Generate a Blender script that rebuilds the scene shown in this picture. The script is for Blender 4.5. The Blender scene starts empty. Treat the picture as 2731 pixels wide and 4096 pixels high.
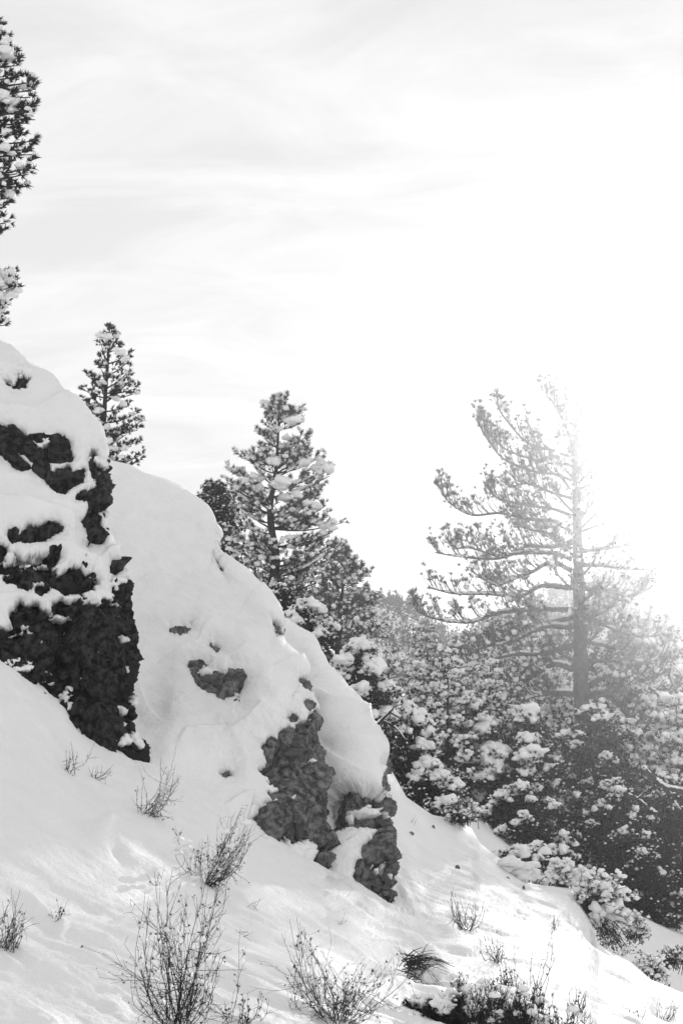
import bpy, math, random
import numpy as np
from mathutils import Vector

S = bpy.context.scene
COL = S.collection
# ------------------------------------------------------------------ camera
FPX, CX, CY = 5689.0, 1365.5, 2048.0          # focal length and centre in photograph pixels
PITCH = math.radians(7.0)
CAMZ = 1.65
cam = bpy.data.cameras.new('camera')
cam.sensor_fit = 'VERTICAL'; cam.sensor_height = 36.0; cam.lens = 50.0
cam.clip_start = 0.1; cam.clip_end = 5000
cam_o = bpy.data.objects.new('camera', cam); COL.objects.link(cam_o)
cam_o.location = (0, 0, CAMZ); cam_o.rotation_euler = (math.pi / 2 + PITCH, 0, 0)
S.camera = cam_o
# ------------------------------------------------------------------ sky, sun, exposure
SUN_EL, SUN_AZ = math.radians(10.3), math.radians(16.2)
w = bpy.data.worlds.new('World'); S.world = w; w.use_nodes = True
nt = w.node_tree; nt.nodes.clear()
def nd(t, kind, **kw):
    n = t.nodes.new(kind)
    for k, v in kw.items():
        if k in n.bl_rna.properties.keys(): setattr(n, k, v)
        else: n.inputs[k].default_value = v
    return n
out = nd(nt, 'ShaderNodeOutputWorld'); bg = nd(nt, 'ShaderNodeBackground')
sky = nd(nt, 'ShaderNodeTexSky', sky_type='NISHITA', sun_disc=False, sun_elevation=SUN_EL, sun_rotation=SUN_AZ,
         altitude=1800.0, air_density=1.0, dust_density=2.0, ozone_density=1.0)
bw = nd(nt, 'ShaderNodeRGBToBW')
tc = nd(nt, 'ShaderNodeTexCoord')
sx = nd(nt, 'ShaderNodeSeparateXYZ')
zadd = nd(nt, 'ShaderNodeMath', operation='MAXIMUM'); zadd.inputs[1].default_value = 0.0
zadd2 = nd(nt, 'ShaderNodeMath', operation='ADD'); zadd2.inputs[1].default_value = 0.22
dx = nd(nt, 'ShaderNodeMath', operation='DIVIDE'); dy = nd(nt, 'ShaderNodeMath', operation='DIVIDE')
cx = nd(nt, 'ShaderNodeCombineXYZ')
mp = nd(nt, 'ShaderNodeMapping'); mp.inputs['Scale'].default_value = (1.5, 2.6, 1.0); mp.inputs['Rotation'].default_value = (0, 0, 0.25)
nz = nd(nt, 'ShaderNodeTexNoise', Scale=2.1, Detail=10.0, Roughness=0.58, Distortion=0.7)
ramp = nd(nt, 'ShaderNodeValToRGB')
ramp.color_ramp.elements[0].position = 0.34; ramp.color_ramp.elements[0].color = (0, 0, 0, 1)
ramp.color_ramp.elements[1].position = 0.60; ramp.color_ramp.elements[1].color = (1, 1, 1, 1)
mixc = nd(nt, 'ShaderNodeMapRange'); mixc.inputs['To Min'].default_value = 7.55; mixc.inputs['To Max'].default_value = 8.8   # thin bright cloud veil
zen = nd(nt, 'ShaderNodeMapRange'); zen.inputs['From Min'].default_value = 0.0; zen.inputs['From Max'].default_value = 1.0; zen.inputs['To Min'].default_value = 1.03; zen.inputs['To Max'].default_value = 0.80   # the veil thins towards the zenith
veil = nd(nt, 'ShaderNodeMath', operation='MULTIPLY')
addc = nd(nt, 'ShaderNodeMath', operation='ADD')
skm = nd(nt, 'ShaderNodeMath', operation='MULTIPLY'); skm.inputs[1].default_value = 0.045
L = nt.links.new
L(tc.outputs['Generated'], sx.inputs[0]); L(sx.outputs[2], zadd.inputs[0]); L(zadd.outputs[0], zadd2.inputs[0])
L(sx.outputs[0], dx.inputs[0]); L(zadd2.outputs[0], dx.inputs[1]); L(sx.outputs[1], dy.inputs[0]); L(zadd2.outputs[0], dy.inputs[1])
L(dx.outputs[0], cx.inputs[0]); L(dy.outputs[0], cx.inputs[1]); L(cx.outputs[0], mp.inputs[0]); L(mp.outputs[0], nz.inputs['Vector'])
L(nz.outputs['Fac'], ramp.inputs[0]); L(ramp.outputs[0], mixc.inputs['Value'])
L(sky.outputs[0], bw.inputs[0]); L(bw.outputs[0], skm.inputs[0]); L(skm.outputs[0], addc.inputs[0]); L(mixc.outputs[0], veil.inputs[0]); L(zen.outputs[0], veil.inputs[1]); L(veil.outputs[0], addc.inputs[1]); L(zadd.outputs[0], zen.inputs['Value'])
L(addc.outputs[0], bg.inputs['Color']); bg.inputs['Strength'].default_value = 0.1
L(bg.outputs[0], out.inputs['Surface'])
sun = bpy.data.lights.new('sun', 'SUN'); sun.energy = 2.7; sun.angle = math.radians(0.53); sun.color = (1, 1, 1)
sun_o = bpy.data.objects.new('sun', sun); COL.objects.link(sun_o)
sd_ = Vector((math.sin(SUN_AZ) * math.cos(SUN_EL), math.cos(SUN_AZ) * math.cos(SUN_EL), math.sin(SUN_EL)))
sun_o.rotation_euler = sd_.to_track_quat('Z', 'Y').to_euler()
V = S.view_settings
V.view_transform = 'Standard'; V.look = 'None'; V.gamma = 1.0; V.use_curve_mapping = False; V.exposure = 0.17
S.cycles.use_denoising = True
S.cycles.max_bounces = 6; S.cycles.diffuse_bounces = 5; S.cycles.transparent_max_bounces = 8; S.cycles.volume_bounces = 0

# ------------------------------------------------------------------ helpers
rng = np.random.default_rng(7)
cP, sP = math.cos(PITCH), math.sin(PITCH)
def P(px, py, d):
    """world point seen at photograph pixel (px, py), d metres deep along the view axis"""
    px, py, d = np.asarray(px, float), np.asarray(py, float), np.asarray(d, float)
    a = (px - CX) / FPX; b = -(py - CY) / FPX
    return np.stack([d * a, d * (cP - b * sP), CAMZ + d * (sP + b * cP)], -1)

def _hash(ix, iy, iz, k=0):
    n = (ix.astype(np.int64) * 374761393 + iy.astype(np.int64) * 668265263 + iz.astype(np.int64) * 2147483647 + k * 974634777) & 0xFFFFFFFF
    n = ((n ^ (n >> 13)) * 1274126177) & 0xFFFFFFFF
    n = ((n ^ (n >> 16)) * 2246822519) & 0xFFFFFFFF
    return ((n ^ (n >> 15)) & 0xFFFFFF) / float(0xFFFFFF)
def vnoise(p, k=0):
    """smooth value noise, -1..1"""
    i = np.floor(p).astype(np.int64); f = p - i; f = f * f * f * (f * (f * 6 - 15) + 10)
    r = 0
    for a in (0, 1):
        for b in (0, 1):
            for c in (0, 1):
                wgt = (f[..., 0] if a else 1 - f[..., 0]) * (f[..., 1] if b else 1 - f[..., 1]) * (f[..., 2] if c else 1 - f[..., 2])
                r = r + wgt * _hash(i[..., 0] + a, i[..., 1] + b, i[..., 2] + c, k)
    return r * 2 - 1
def fbm(p, oct=4, k=0, gain=0.5):
    r = 0; a = 1.0; t = 0
    for o in range(oct):
        r = r + a * vnoise(p * (2.03 ** o) + 17.3 * o, k + o); t += a; a *= gain
    return r / t
def worley(p, k=0):
    i = np.floor(p).astype(np.int64)
    f1 = np.full(p.shape[:-1], 9.0); f2 = f1.copy(); idv = f1 * 0; tilt = f1 * 0
    for a in (-1, 0, 1):
        for b in (-1, 0, 1):
            for c in (-1, 0, 1):
                cxx, cyy, czz = i[..., 0] + a, i[..., 1] + b, i[..., 2] + c
                q = np.stack([cxx + _hash(cxx, cyy, czz, k + 1), cyy + _hash(cxx, cyy, czz, k + 2), czz + _hash(cxx, cyy, czz, k + 3)], -1)
                dd = np.sqrt(((p - q) ** 2).sum(-1)); h = _hash(cxx, cyy, czz, k + 4)
                nearer = dd < f1; idv = np.where(nearer, h, idv)
                tl = (p[..., 0] - q[..., 0]) * (_hash(cxx, cyy, czz, k + 5) - .5) + (p[..., 1] - q[..., 1]) * (_hash(cxx, cyy, czz, k + 6) - .5) + (p[..., 2] - q[..., 2]) * (_hash(cxx, cyy, czz, k + 7) - .5)
                tilt = np.where(nearer, tl, tilt)
                f2 = np.where(dd < f1, f1, np.minimum(f2, dd)); f1 = np.minimum(f1, dd)
    return f1, f2, idv, tilt
def sstep(a, b, x):
    t = np.clip((x - a) / (b - a), 0, 1); return t * t * (3 - 2 * t)

def mesh_from(name, verts, tris=None, quads=None, smooth=True):
    m = bpy.data.meshes.new(name)
    verts = np.asarray(verts, np.float32).reshape(-1, 3)
    nt_ = 0 if tris is None else len(tris); nq = 0 if quads is None else len(quads)
    loops = []; starts = []; tot = []
    if nt_: loops.append(np.asarray(tris, np.int32).ravel())
    if nq: loops.append(np.asarray(quads, np.int32).ravel())
    loops = np.concatenate(loops) if loops else np.zeros(0, np.int32)
    starts = np.concatenate([np.arange(nt_) * 3, nt_ * 3 + np.arange(nq) * 4]).astype(np.int32)
    m.vertices.add(len(verts)); m.vertices.foreach_set('co', verts.ravel())
    m.loops.add(len(loops)); m.loops.foreach_set('vertex_index', loops)
    m.polygons.add(nt_ + nq); m.polygons.foreach_set('loop_start', starts)
    m.polygons.foreach_set('use_smooth', np.full(nt_ + nq, smooth, bool))
    m.update(calc_edges=True); m.validate()
    return m
class MB:
    """collects verts, triangles and quads of ONE part"""
    def __init__(s): s.v = []; s.t = []; s.q = []; s.n = 0
    def add(s, v, t=None, q=None):
        v = np.asarray(v, float).reshape(-1, 3)
        if t is not None and len(t): s.t.append(np.asarray(t) + s.n)
        if q is not None and len(q): s.q.append(np.asarray(q) + s.n)
        s.v.append(v); s.n += len(v)
    def mesh(s, name, smooth=True, org=None):
        v = np.concatenate(s.v) if s.v else np.zeros((0, 3))
        if org is not None: v = v - np.asarray(org)
        return mesh_from(name, v, np.concatenate(s.t) if s.t else None, np.concatenate(s.q) if s.q else None, smooth)
def link(name, mesh, mat, parent=None, loc=None):
    o = bpy.data.objects.new(name, mesh); COL.objects.link(o)
    if mat is not None and mesh is not None and not mesh.materials: mesh.materials.append(mat)
    if parent is not None: o.parent = parent
    if loc is not None: o.location = loc
    return o
def tag(o, label=None, cat=None, group=None, kind=None):
    if label: o['label'] = label
    if cat: o['category'] = cat
    if group: o['group'] = group
    if kind: o['kind'] = kind
    return o
def thing(name, label, cat, loc=(0, 0, 0), group=None):
    o = bpy.data.objects.new(name, None); COL.objects.link(o); o.location = loc
    return tag(o, label, cat, group)
def copy_tree(root, loc, rz=0.0, sc=1.0, label=None, group=None):
    r = root.copy(); COL.objects.link(r); r.location = loc; r.rotation_euler = (0, 0, rz); r.scale = (sc, sc, sc)
    if label: r['label'] = label
    if group: r['group'] = group
    for ch in list(root.children):
        c = ch.copy(); COL.objects.link(c); c.parent = r
        for g in list(ch.children):
            e = g.copy(); COL.objects.link(e); e.parent = c
    return r

# ------------------------------------------------------------------ materials (all grey: the photograph is black and white)
def mat(name, lo, hi, scale=8.0, rough=0.85, bump=0.0, bscale=40.0, detail=6.0, spec=0.3, trans=0.0, extra=None):
    m = bpy.data.materials.new(name); m.use_nodes = True; t = m.node_tree; b = t.nodes['Principled BSDF']
    b.inputs['Roughness'].default_value = rough; b.inputs['Specular IOR Level'].default_value = spec
    tcn = nd(t, 'ShaderNodeTexCoord'); n = nd(t, 'ShaderNodeTexNoise', Scale=scale, Detail=detail, Roughness=0.6)
    t.links.new(tcn.outputs['Object'], n.inputs['Vector'])
    r = nd(t, 'ShaderNodeValToRGB'); r.color_ramp.elements[0].position = 0.32; r.color_ramp.elements[1].position = 0.68
    r.color_ramp.elements[0].color = (lo, lo, lo, 1); r.color_ramp.elements[1].color = (hi, hi, hi, 1)
    t.links.new(n.outputs['Fac'], r.inputs[0]); t.links.new(r.outputs[0], b.inputs['Base Color'])
    if bump:
        n2 = nd(t, 'ShaderNodeTexNoise', Scale=bscale, Detail=8.0, Roughness=0.65)
        t.links.new(tcn.outputs['Object'], n2.inputs['Vector'])
        bp = nd(t, 'ShaderNodeBump', Strength=bump, Distance=0.06)
        t.links.new(n2.outputs['Fac'], bp.inputs['Height']); t.links.new(bp.outputs[0], b.inputs['Normal'])
    if trans:
        tr = nd(t, 'ShaderNodeBsdfTranslucent'); tr.inputs[0].default_value = (trans, trans, trans, 1)
        ad = nd(t, 'ShaderNodeAddShader'); t.links.new(b.outputs[0], ad.inputs[0]); t.links.new(tr.outputs[0], ad.inputs[1])
        t.links.new(ad.outputs[0], t.nodes['Material Output'].inputs['Surface'])
    return m
M_SNOW = mat('snow', 0.89, 0.94, 3.0, 0.6, 0.5, 38.0, spec=0.2)
M_SNOWT = mat('tree_snow', 0.86, 0.92, 6.0, 0.6, 0.3, 30.0, spec=0.2, trans=0.05)
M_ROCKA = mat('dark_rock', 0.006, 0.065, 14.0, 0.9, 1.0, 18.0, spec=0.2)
M_ROCKB = mat('grey_rock', 0.085, 0.26, 14.0, 0.9, 1.0, 18.0, spec=0.2)
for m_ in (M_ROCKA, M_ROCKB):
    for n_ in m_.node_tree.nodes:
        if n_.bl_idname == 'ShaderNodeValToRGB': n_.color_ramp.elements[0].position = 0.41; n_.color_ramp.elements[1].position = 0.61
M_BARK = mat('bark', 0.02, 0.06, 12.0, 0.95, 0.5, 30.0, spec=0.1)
M_NEEDLE = mat('needles', 0.012, 0.03, 1.2, 0.8, spec=0.15)
M_NEEDLE2 = mat('pale_needles', 0.03, 0.07, 1.2, 0.8, spec=0.15)
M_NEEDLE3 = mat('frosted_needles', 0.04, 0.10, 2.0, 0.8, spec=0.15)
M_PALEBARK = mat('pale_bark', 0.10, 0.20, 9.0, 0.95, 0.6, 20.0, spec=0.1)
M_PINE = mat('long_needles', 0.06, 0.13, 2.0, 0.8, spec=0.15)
M_TWIG = mat('dry_twig', 0.02, 0.06, 9.0, 0.95, spec=0.1)
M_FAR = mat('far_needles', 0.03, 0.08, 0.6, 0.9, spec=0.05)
# ------------------------------------------------------------------ the hillside: lofted snow and rock sheets
class TPS:
    def __init__(s, pts):
        a = np.array(pts, float); s.xy = a[:, :2] / 1000.0; n = len(a)
        A = np.zeros((n + 3, n + 3)); A[:n, :n] = s.k(s.xy[:, None], s.xy[None]); A[:n, :n] += np.eye(n) * 1e-3
        A[:n, n] = 1; A[:n, n + 1:] = s.xy; A[n, :n] = 1; A[n + 1:, :n] = s.xy.T
        s.w = np.linalg.solve(A, np.concatenate([np.log(a[:, 2]), np.zeros(3)]))
    @staticmethod
    def k(p, q):
        r2 = ((p - q) ** 2).sum(-1); return np.where(r2 > 0, r2 * np.log(np.maximum(r2, 1e-12)) * .5, 0)
    def __call__(s, px, py):
        q = np.stack([px, py], -1) / 1000.0; n = len(s.xy)
        r = s.w[n] + q[..., 0] * s.w[n + 1] + q[..., 1] * s.w[n + 2]
        for i in range(n): r = r + s.w[i] * s.k(q, s.xy[i])
        return np.exp(r)
def resample(pts, n):
    a = np.array(pts, float); l = np.concatenate([[0], np.cumsum(np.hypot(*np.diff(a, axis=0).T))]); t = np.linspace(0, l[-1], n)
    return np.stack([np.interp(t, l, a[:, 0]), np.interp(t, l, a[:, 1])], -1)
def polysd(px, py, poly):
    """signed distance in pixels, negative inside"""
    a = np.array(poly, float); lo = a.min(0) - 220; hi = a.max(0) + 220
    near = (px > lo[0]) & (px < hi[0]) & (py > lo[1]) & (py < hi[1]); res = np.full(px.shape, 220.0)
    if near.any(): res[near] = np.minimum(_polysd(px[near], py[near], a), 220.0)
    return res
def _polysd(px, py, a):
    b = np.roll(a, -1, 0); best = np.full(px.shape, 1e9); ins = np.zeros(px.shape, bool)
    for (x0, y0), (x1, y1) in zip(a, b):
        ex, ey = x1 - x0, y1 - y0; t = np.clip(((px - x0) * ex + (py - y0) * ey) / max(ex * ex + ey * ey, 1e-9), 0, 1)
        best = np.minimum(best, (px - x0 - t * ex) ** 2 + (py - y0 - t * ey) ** 2)
        if y0 != y1:
            c = ((y0 > py) != (y1 > py)) & (px < (x1 - x0) * (py - y0) / (y1 - y0) + x0); ins ^= c
    d = np.sqrt(best); return np.where(ins, -d, d)
def Z1(l): return [(x * .574, 1250 + y * .574) for x, y in l]
def Z2(l): return [(x * .574, 2100 + y * .574) for x, y in l]
def Z4(l): return [(700 + x * .574, 1500 + y * .574) for x, y in l]
def Z5(l): return [(900 + x * .5102, 2500 + y * .5102) for x, y in l]

def grid_quads(nr, nc):
    i = np.arange(nr * nc).reshape(nr, nc)
    return np.stack([i[:-1, :-1], i[1:, :-1], i[1:, 1:], i[:-1, 1:]], -1).reshape(-1, 4)
def grid_normals(Pt):
    du = np.gradient(Pt, axis=1); dv = np.gradient(Pt, axis=0); n = np.cross(du, dv)
    n /= np.maximum(np.linalg.norm(n, axis=-1, keepdims=True), 1e-9)
    flip = np.median((n * (Pt - np.array([0, 0, CAMZ]))).sum(-1)) > 0
    return -n if flip else n
def blur(a, k=1):
    for _ in range(k):
        b = np.pad(a, [(1, 1), (1, 1)] + [(0, 0)] * (a.ndim - 2), mode='edge')
        a = (b[:-2, 1:-1] + b[2:, 1:-1] + b[1:-1, :-2] + b[1:-1, 2:] + 2 * b[1:-1, 1:-1]) / 6
    return a

def away(X, dy, dz, inx=0.35):
    """points further back on the hill: away from the viewer, inwards and down"""
    r = (X - np.array([0, 0, CAMZ])) / X[..., 1:2]
    return X + r * dy + np.array([-inx * dy, 0, -dz])
class Layer:
    def __init__(s, top, bot, ctrl, ns, nt_, roll=(0.10, 0.5), tpow=1.25, back=((.25, .03), (.7, .2), (1.8, 1.0), (4, 3.2)), backx=0.0):
        A = resample(top, ns); B = resample(bot, ns); t = np.linspace(0, 1, nt_)[:, None] ** tpow
        s.px = A[:, 0] * (1 - t) + B[:, 0] * t; s.py = A[:, 1] * (1 - t) + B[:, 1] * t
        d = TPS(ctrl)(s.px, s.py); wv = np.clip(1 - t / roll[0], 0, 1); d = d + roll[1] * (1 - np.sqrt(np.clip(1 - wv * wv, 0, 1)))
        s.d = d; s.Pt = P(s.px, s.py, d); s.N = blur(grid_normals(s.Pt), 3); s.N /= np.linalg.norm(s.N, axis=-1, keepdims=True)
        s.back = back; s.backx = backx; s.t = np.broadcast_to(t, s.px.shape)
        s.fade = np.clip(s.t / 0.02, 0, 1)
    def sheet(s, off):
        off = np.where(s.t < 0.02, np.minimum(off, 0.02 + 2.0 * np.maximum(s.t, 0)), off)
        r = s.Pt - np.array([0, 0, CAMZ]); r = r / np.linalg.norm(r, axis=-1, keepdims=True)
        X = s.Pt + s.N * np.maximum(off, -0.02)[..., None] + r * np.maximum(-0.02 - off, 0)[..., None]; rows = [X]
        for dy, dz in s.back: rows.insert(0, away(X[0], dy, dz)[None])
        return np.concatenate(rows, 0)
ROCKS = []   # (layer, polygon) for the stones
def snow_field(Ly, polys, holes=(), tmax=0.16, nbig=99, patch=0.0):
    """signed distance (m) to bare rock: negative = bare, jagged by noise"""
    m = np.full(Ly.px.shape, 1e3)
    for i, pl in enumerate(polys): m = np.minimum(m, polysd(Ly.px, Ly.py, pl) + (0 if i < nbig else 9))
    for h in holes: m = np.maximum(m, -polysd(Ly.px, Ly.py, h))
    m2 = np.roll(m, 6, axis=0)
    sd = m * Ly.d / FPX
    sd = sd - 0.030 + 0.05 * fbm(Ly.Pt * 7, 5, 3, 0.65) + 0.010 * fbm(Ly.Pt * 34, 3, 9)
    if patch: sd = np.maximum(sd, np.minimum((fbm(Ly.Pt * np.array([3.5, 3.5, 6.0]), 5, 77, 0.6) - patch) * 0.35, 0.03))
    gy = np.gradient(m, axis=0) / np.maximum(np.abs(np.gradient(Ly.py, axis=0)), 1e-3)     # <0: rock lies below
    lip = 0.40 + 0.60 * sstep(0.5, -0.5, blur(gy, 4))
    T = np.where(sd > 0, tmax * lip * (1 - np.exp(-(np.maximum(sd, 0) / 0.055) ** 0.75)), -0.26 * np.clip(-sd / 0.04, 0, 1))
    T = T + 0.03 * fbm(Ly.Pt * 13, 4, 15, 0.6) * np.exp(-np.maximum(sd, 0) / 0.10) * (sd > 0)
    return m, sd, T
def snow_relief(Pt, big=0.06, fine=0.016):
    return big * fbm(Pt * 0.9, 3, 21) + 0.025 * fbm(Pt * 2.7, 3, 31) + fine * fbm(Pt * 9, 3, 41)
def rock_relief(Pt, seed, amp=1.0):
    q = Pt + 0.2 * np.stack([fbm(Pt * 3, 2, seed + 60), fbm(Pt * 3, 2, seed + 61), fbm(Pt * 3, 2, seed + 62)], -1)
    f1, f2, c, t1 = worley(q * np.array([2.3, 2.3, 1.5]), seed); g1, g2, c2, t2 = worley(q * np.array([6.5, 6.5, 4.6]), seed + 10); h1, h2, c3, t3 = worley(q * np.array([17, 17, 13.0]), seed + 20)
    r = 0.07 * fbm(Pt * 1.3, 3, seed) + 0.10 * (c - 0.5) + 0.30 * t1 + 0.035 * (c2 - 0.5) + 0.11 * t2 + 0.012 * (c3 - .5) + 0.045 * t3
    r -= 0.06 * np.exp(-((f2 - f1) / 0.035) ** 2)
    r += 0.035 * fbm(Pt * 9, 4, seed + 5, 0.65)
    return r * amp
def rock_mesh(Ly, poly, name, seed, margin=45, holes=(), bulge=0.06, amp=1.0, thick=0.5):
    m = polysd(Ly.px, Ly.py, poly); rr, cc = np.where(m < margin)
    sl = (slice(max(rr.min() - 1, 0), rr.max() + 2), slice(max(cc.min() - 1, 0), cc.max() + 2))
    m = m[sl]; keep = m < margin; Pt, Nn, dd = Ly.Pt[sl], Ly.N[sl], Ly.d[sl]
    off = rock_relief(Pt, seed, amp) + bulge * (1 - np.exp(np.minimum(m, 0) * dd / FPX / 0.12)) - 0.20 * sstep(0, margin, m)
    X = Pt + Nn * off[..., None]
    nr, nc = X.shape[:2]; q = grid_quads(nr, nc); k = keep.ravel(); q = q[k[q].all(1)]
    # close the sheet with a back wall so that it is a solid slab
    Bk = away(X, thick, 0.06, 0.12); n = nr * nc
    e = np.concatenate([q[:, [0, 1]], q[:, [1, 2]], q[:, [2, 3]], q[:, [3, 0]]]); es = np.sort(e, 1)
    key = es[:, 0] * n + es[:, 1]; u, inv, cnt = np.unique(key, return_inverse=True, return_counts=True)
    be = e[cnt[inv] == 1]
    side = np.stack([be[:, 1], be[:, 0], be[:, 0] + n, be[:, 1] + n], 1)
    qa = np.concatenate([q, side]); vv = np.concatenate([X.reshape(-1, 3), Bk.reshape(-1, 3)])
    used, idx = np.unique(qa, return_inverse=True)
    return mesh_from(name, vv[used], None, idx.reshape(-1, 4), True), X

# ---- far left outcrop (A)
A_right = [(425, 1841), (419, 1887), (424, 1904), (424, 1950), (412, 1967), (414, 2019), (429, 2054), (420, 2111), (440, 2140), (476, 2226), (517, 2312), (512, 2347),
           (496, 2375), (506, 2421), (500, 2496), (519, 2542), (523, 2605), (534, 2663), (526, 2720), (534, 2806), (526, 2869), (551, 2961), (572, 2995), (571, 3018), (558, 3052)]
A_top = [(-260, 1190), (-120, 1290), (0, 1363), (34, 1382), (115, 1451), (189, 1491), (230, 1531), (276, 1577), (327, 1617), (348, 1646), (390, 1692), (404, 1738), (422, 1784)] + A_right
A_bot = [(-260, 2640), (0, 2720), (63, 2750), (109, 2810), (189, 2870), (276, 2915), (321, 2960), (396, 3000), (430, 3035), (505, 3070), (558, 3090)]
A = Layer(A_top, A_bot, [(-260, 1190, 17.6), (0, 1363, 16.8), (230, 1531, 16.2), (404, 1738, 15.4), (424, 1900, 14.9), (440, 2140, 14.5), (517, 2312, 14.2), (523, 2605, 13.9), (534, 2806, 13.7),
         (565, 3040, 13.4), (0, 1750, 15.2), (150, 1800, 14.9), (0, 2100, 13.9), (250, 2050, 14.3), (0, 2350, 13.2), (250, 2350, 13.5), (350, 2600, 13.3), (100, 2600, 12.8), (0, 2654, 12.6), (280, 2852, 12.9), (450, 2920, 13.2), (-260, 2600, 12.2), (-260, 2000, 14.0)],
         380, 270, roll=(0.07, 0.45))
A_main = Z2([(-60, 310), (-60, 120), (0, 130), (40, 150), (60, 205), (120, 215), (180, 245), (240, 225), (340, 215), (385, 225), (385, 260), (370, 300), (395, 330), (385, 385), (450, 350), (500, 320), (560, 320), (600, 360), (655, 370), (660, 420),
          (645, 480), (690, 520), (780, 510), (800, 490), (805, 420), (800, 390), (840, 400), (940, 400), (940, 1250), (1040, 1560), (1010, 1700), (850, 1720), (560, 1520), (300, 1320), (0, 1080), (-60, 1060), (-60, 735), (0, 735), (110, 710), (80, 640), (90, 610), (150, 560), (270, 560), (300, 600), (360, 640), (360, 590),
          (380, 540), (430, 530), (500, 560), (580, 530), (585, 500), (560, 475), (460, 460), (385, 410), (330, 390), (250, 390), (230, 350), (190, 300), (150, 290), (120, 310), (90, 330)])
A_holes = [Z2(h) for h in ([(470, 780), (500, 740), (550, 722), (620, 745), (695, 785), (690, 835), (640, 835), (570, 805), (520, 785), (490, 815)],
          [(600, 630), (640, 605), (670, 625), (700, 615), (745, 690), (740, 730), (690, 715), (645, 675)], [(405, 935), (460, 890), (480, 905), (500, 900), (560, 935), (480, 935), (440, 955)],
          [(105, 990), (160, 955), (250, 945), (305, 950), (320, 990), (385, 1025), (420, 1060), (380, 1072), (335, 1040), (270, 1045), (240, 1010), (190, 1005), (150, 1025), (130, 1045)],
          [(745, 770), (770, 750), (815, 810), (800, 838)], [(828, 745), (870, 745), (910, 790), (895, 828), (850, 828)], [(685, 1172), (715, 1130), (705, 1090), (730, 1075), (775, 1140), (730, 1170)],
          [(795, 1260), (850, 1245), (885, 1270), (905, 1335), (840, 1318)], [(815, 1358), (880, 1345), (930, 1400), (875, 1435), (828, 1460)], [(885, 1440), (920, 1425), (980, 1525), (920, 1505)],
          [(835, 900), (890, 915), (920, 950), (860, 945)], [(195, 1150), (270, 1112), (338, 1150), (275, 1160), (250, 1195)], [(350, 1205), (400, 1180), (445, 1200), (370, 1220)], [(355, 650), (410, 626), (475, 655), (420, 685)], [(685, 985), (715, 1020), (690, 1030)], [(805,625),(840,620),(845,680),(820,675)])]
A_polys = [Z1(p) for p in ([(45, 490), (100, 500), (130, 482), (150, 448), (178, 460), (170, 520), (100, 528)],
          [(-60, 820), (0, 820), (60, 830), (120, 860), (185, 900), (250, 900), (310, 885), (400, 880), (460, 910), (495, 1020), (430, 1030), (330, 1030), (240, 1035), (190, 970), (100, 965), (80, 990), (130, 1040), (190, 1080), (150, 1085), (80, 1030), (0, 1000), (-60, 990)],
          [(262, 1100), (320, 1085), (335, 1110), (290, 1138)], [(342, 1170), (400, 1122), (460, 1130), (440, 1108), (480, 1096), (490, 1140), (585, 1105), (572, 1155), (480, 1218), (450, 1252), (390, 1228)],
          [(635, 1040), (660, 985), (668, 1080), (700, 1100), (690, 1130), (715, 1080), (750, 1040), (760, 1230), (712, 1238), (705, 1190), (660, 1140), (650, 1080)],
          [(545, 1290), (580, 1258), (620, 1270), (700, 1240), (740, 1270), (725, 1340), (680, 1370), (690, 1420), (690, 1480), (700, 1560), (680, 1592), (640, 1592), (640, 1540), (605, 1460), (628, 1400), (620, 1310), (580, 1300)],
          [(75, 1552), (110, 1538), (130, 1570), (200, 1540), (210, 1508), (260, 1530), (300, 1498), (380, 1483), (418, 1505), (330, 1545), (270, 1582), (170, 1602), (90, 1588)])]
A_polys2 = [Z2([(45, 377), (100, 338), (190, 338), (215, 420), (195, 432)]), Z2([(262,440),(330,425),(325,465),(285,478)]), Z2([(790,270),(825,275),(815,318),(795,310)])]
allA = [A_main] + A_polys + A_polys2
mA, sdA, TA = snow_field(A, allA, A_holes, 0.10, 99, 0.22)
offA = TA + snow_relief(A.Pt, 0.05) * sstep(-0.02, 0.3, sdA)
tA = thing('rock_outcrop', 'tall dark snow-capped rock outcrop at the left edge, nearest cliff', 'rock')
XA = A.sheet(offA)
link('snow_cover', mesh_from('outcrop_snow', XA.reshape(-1, 3), None, grid_quads(*XA.shape[:2])), M_SNOW, tA)
for i, pl in enumerate(allA):
    mm, XR = rock_mesh(A, pl, 'dark_rock_face', 100, bulge=0.05)
    link('rock_face', mm, M_ROCKA, tA)

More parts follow.
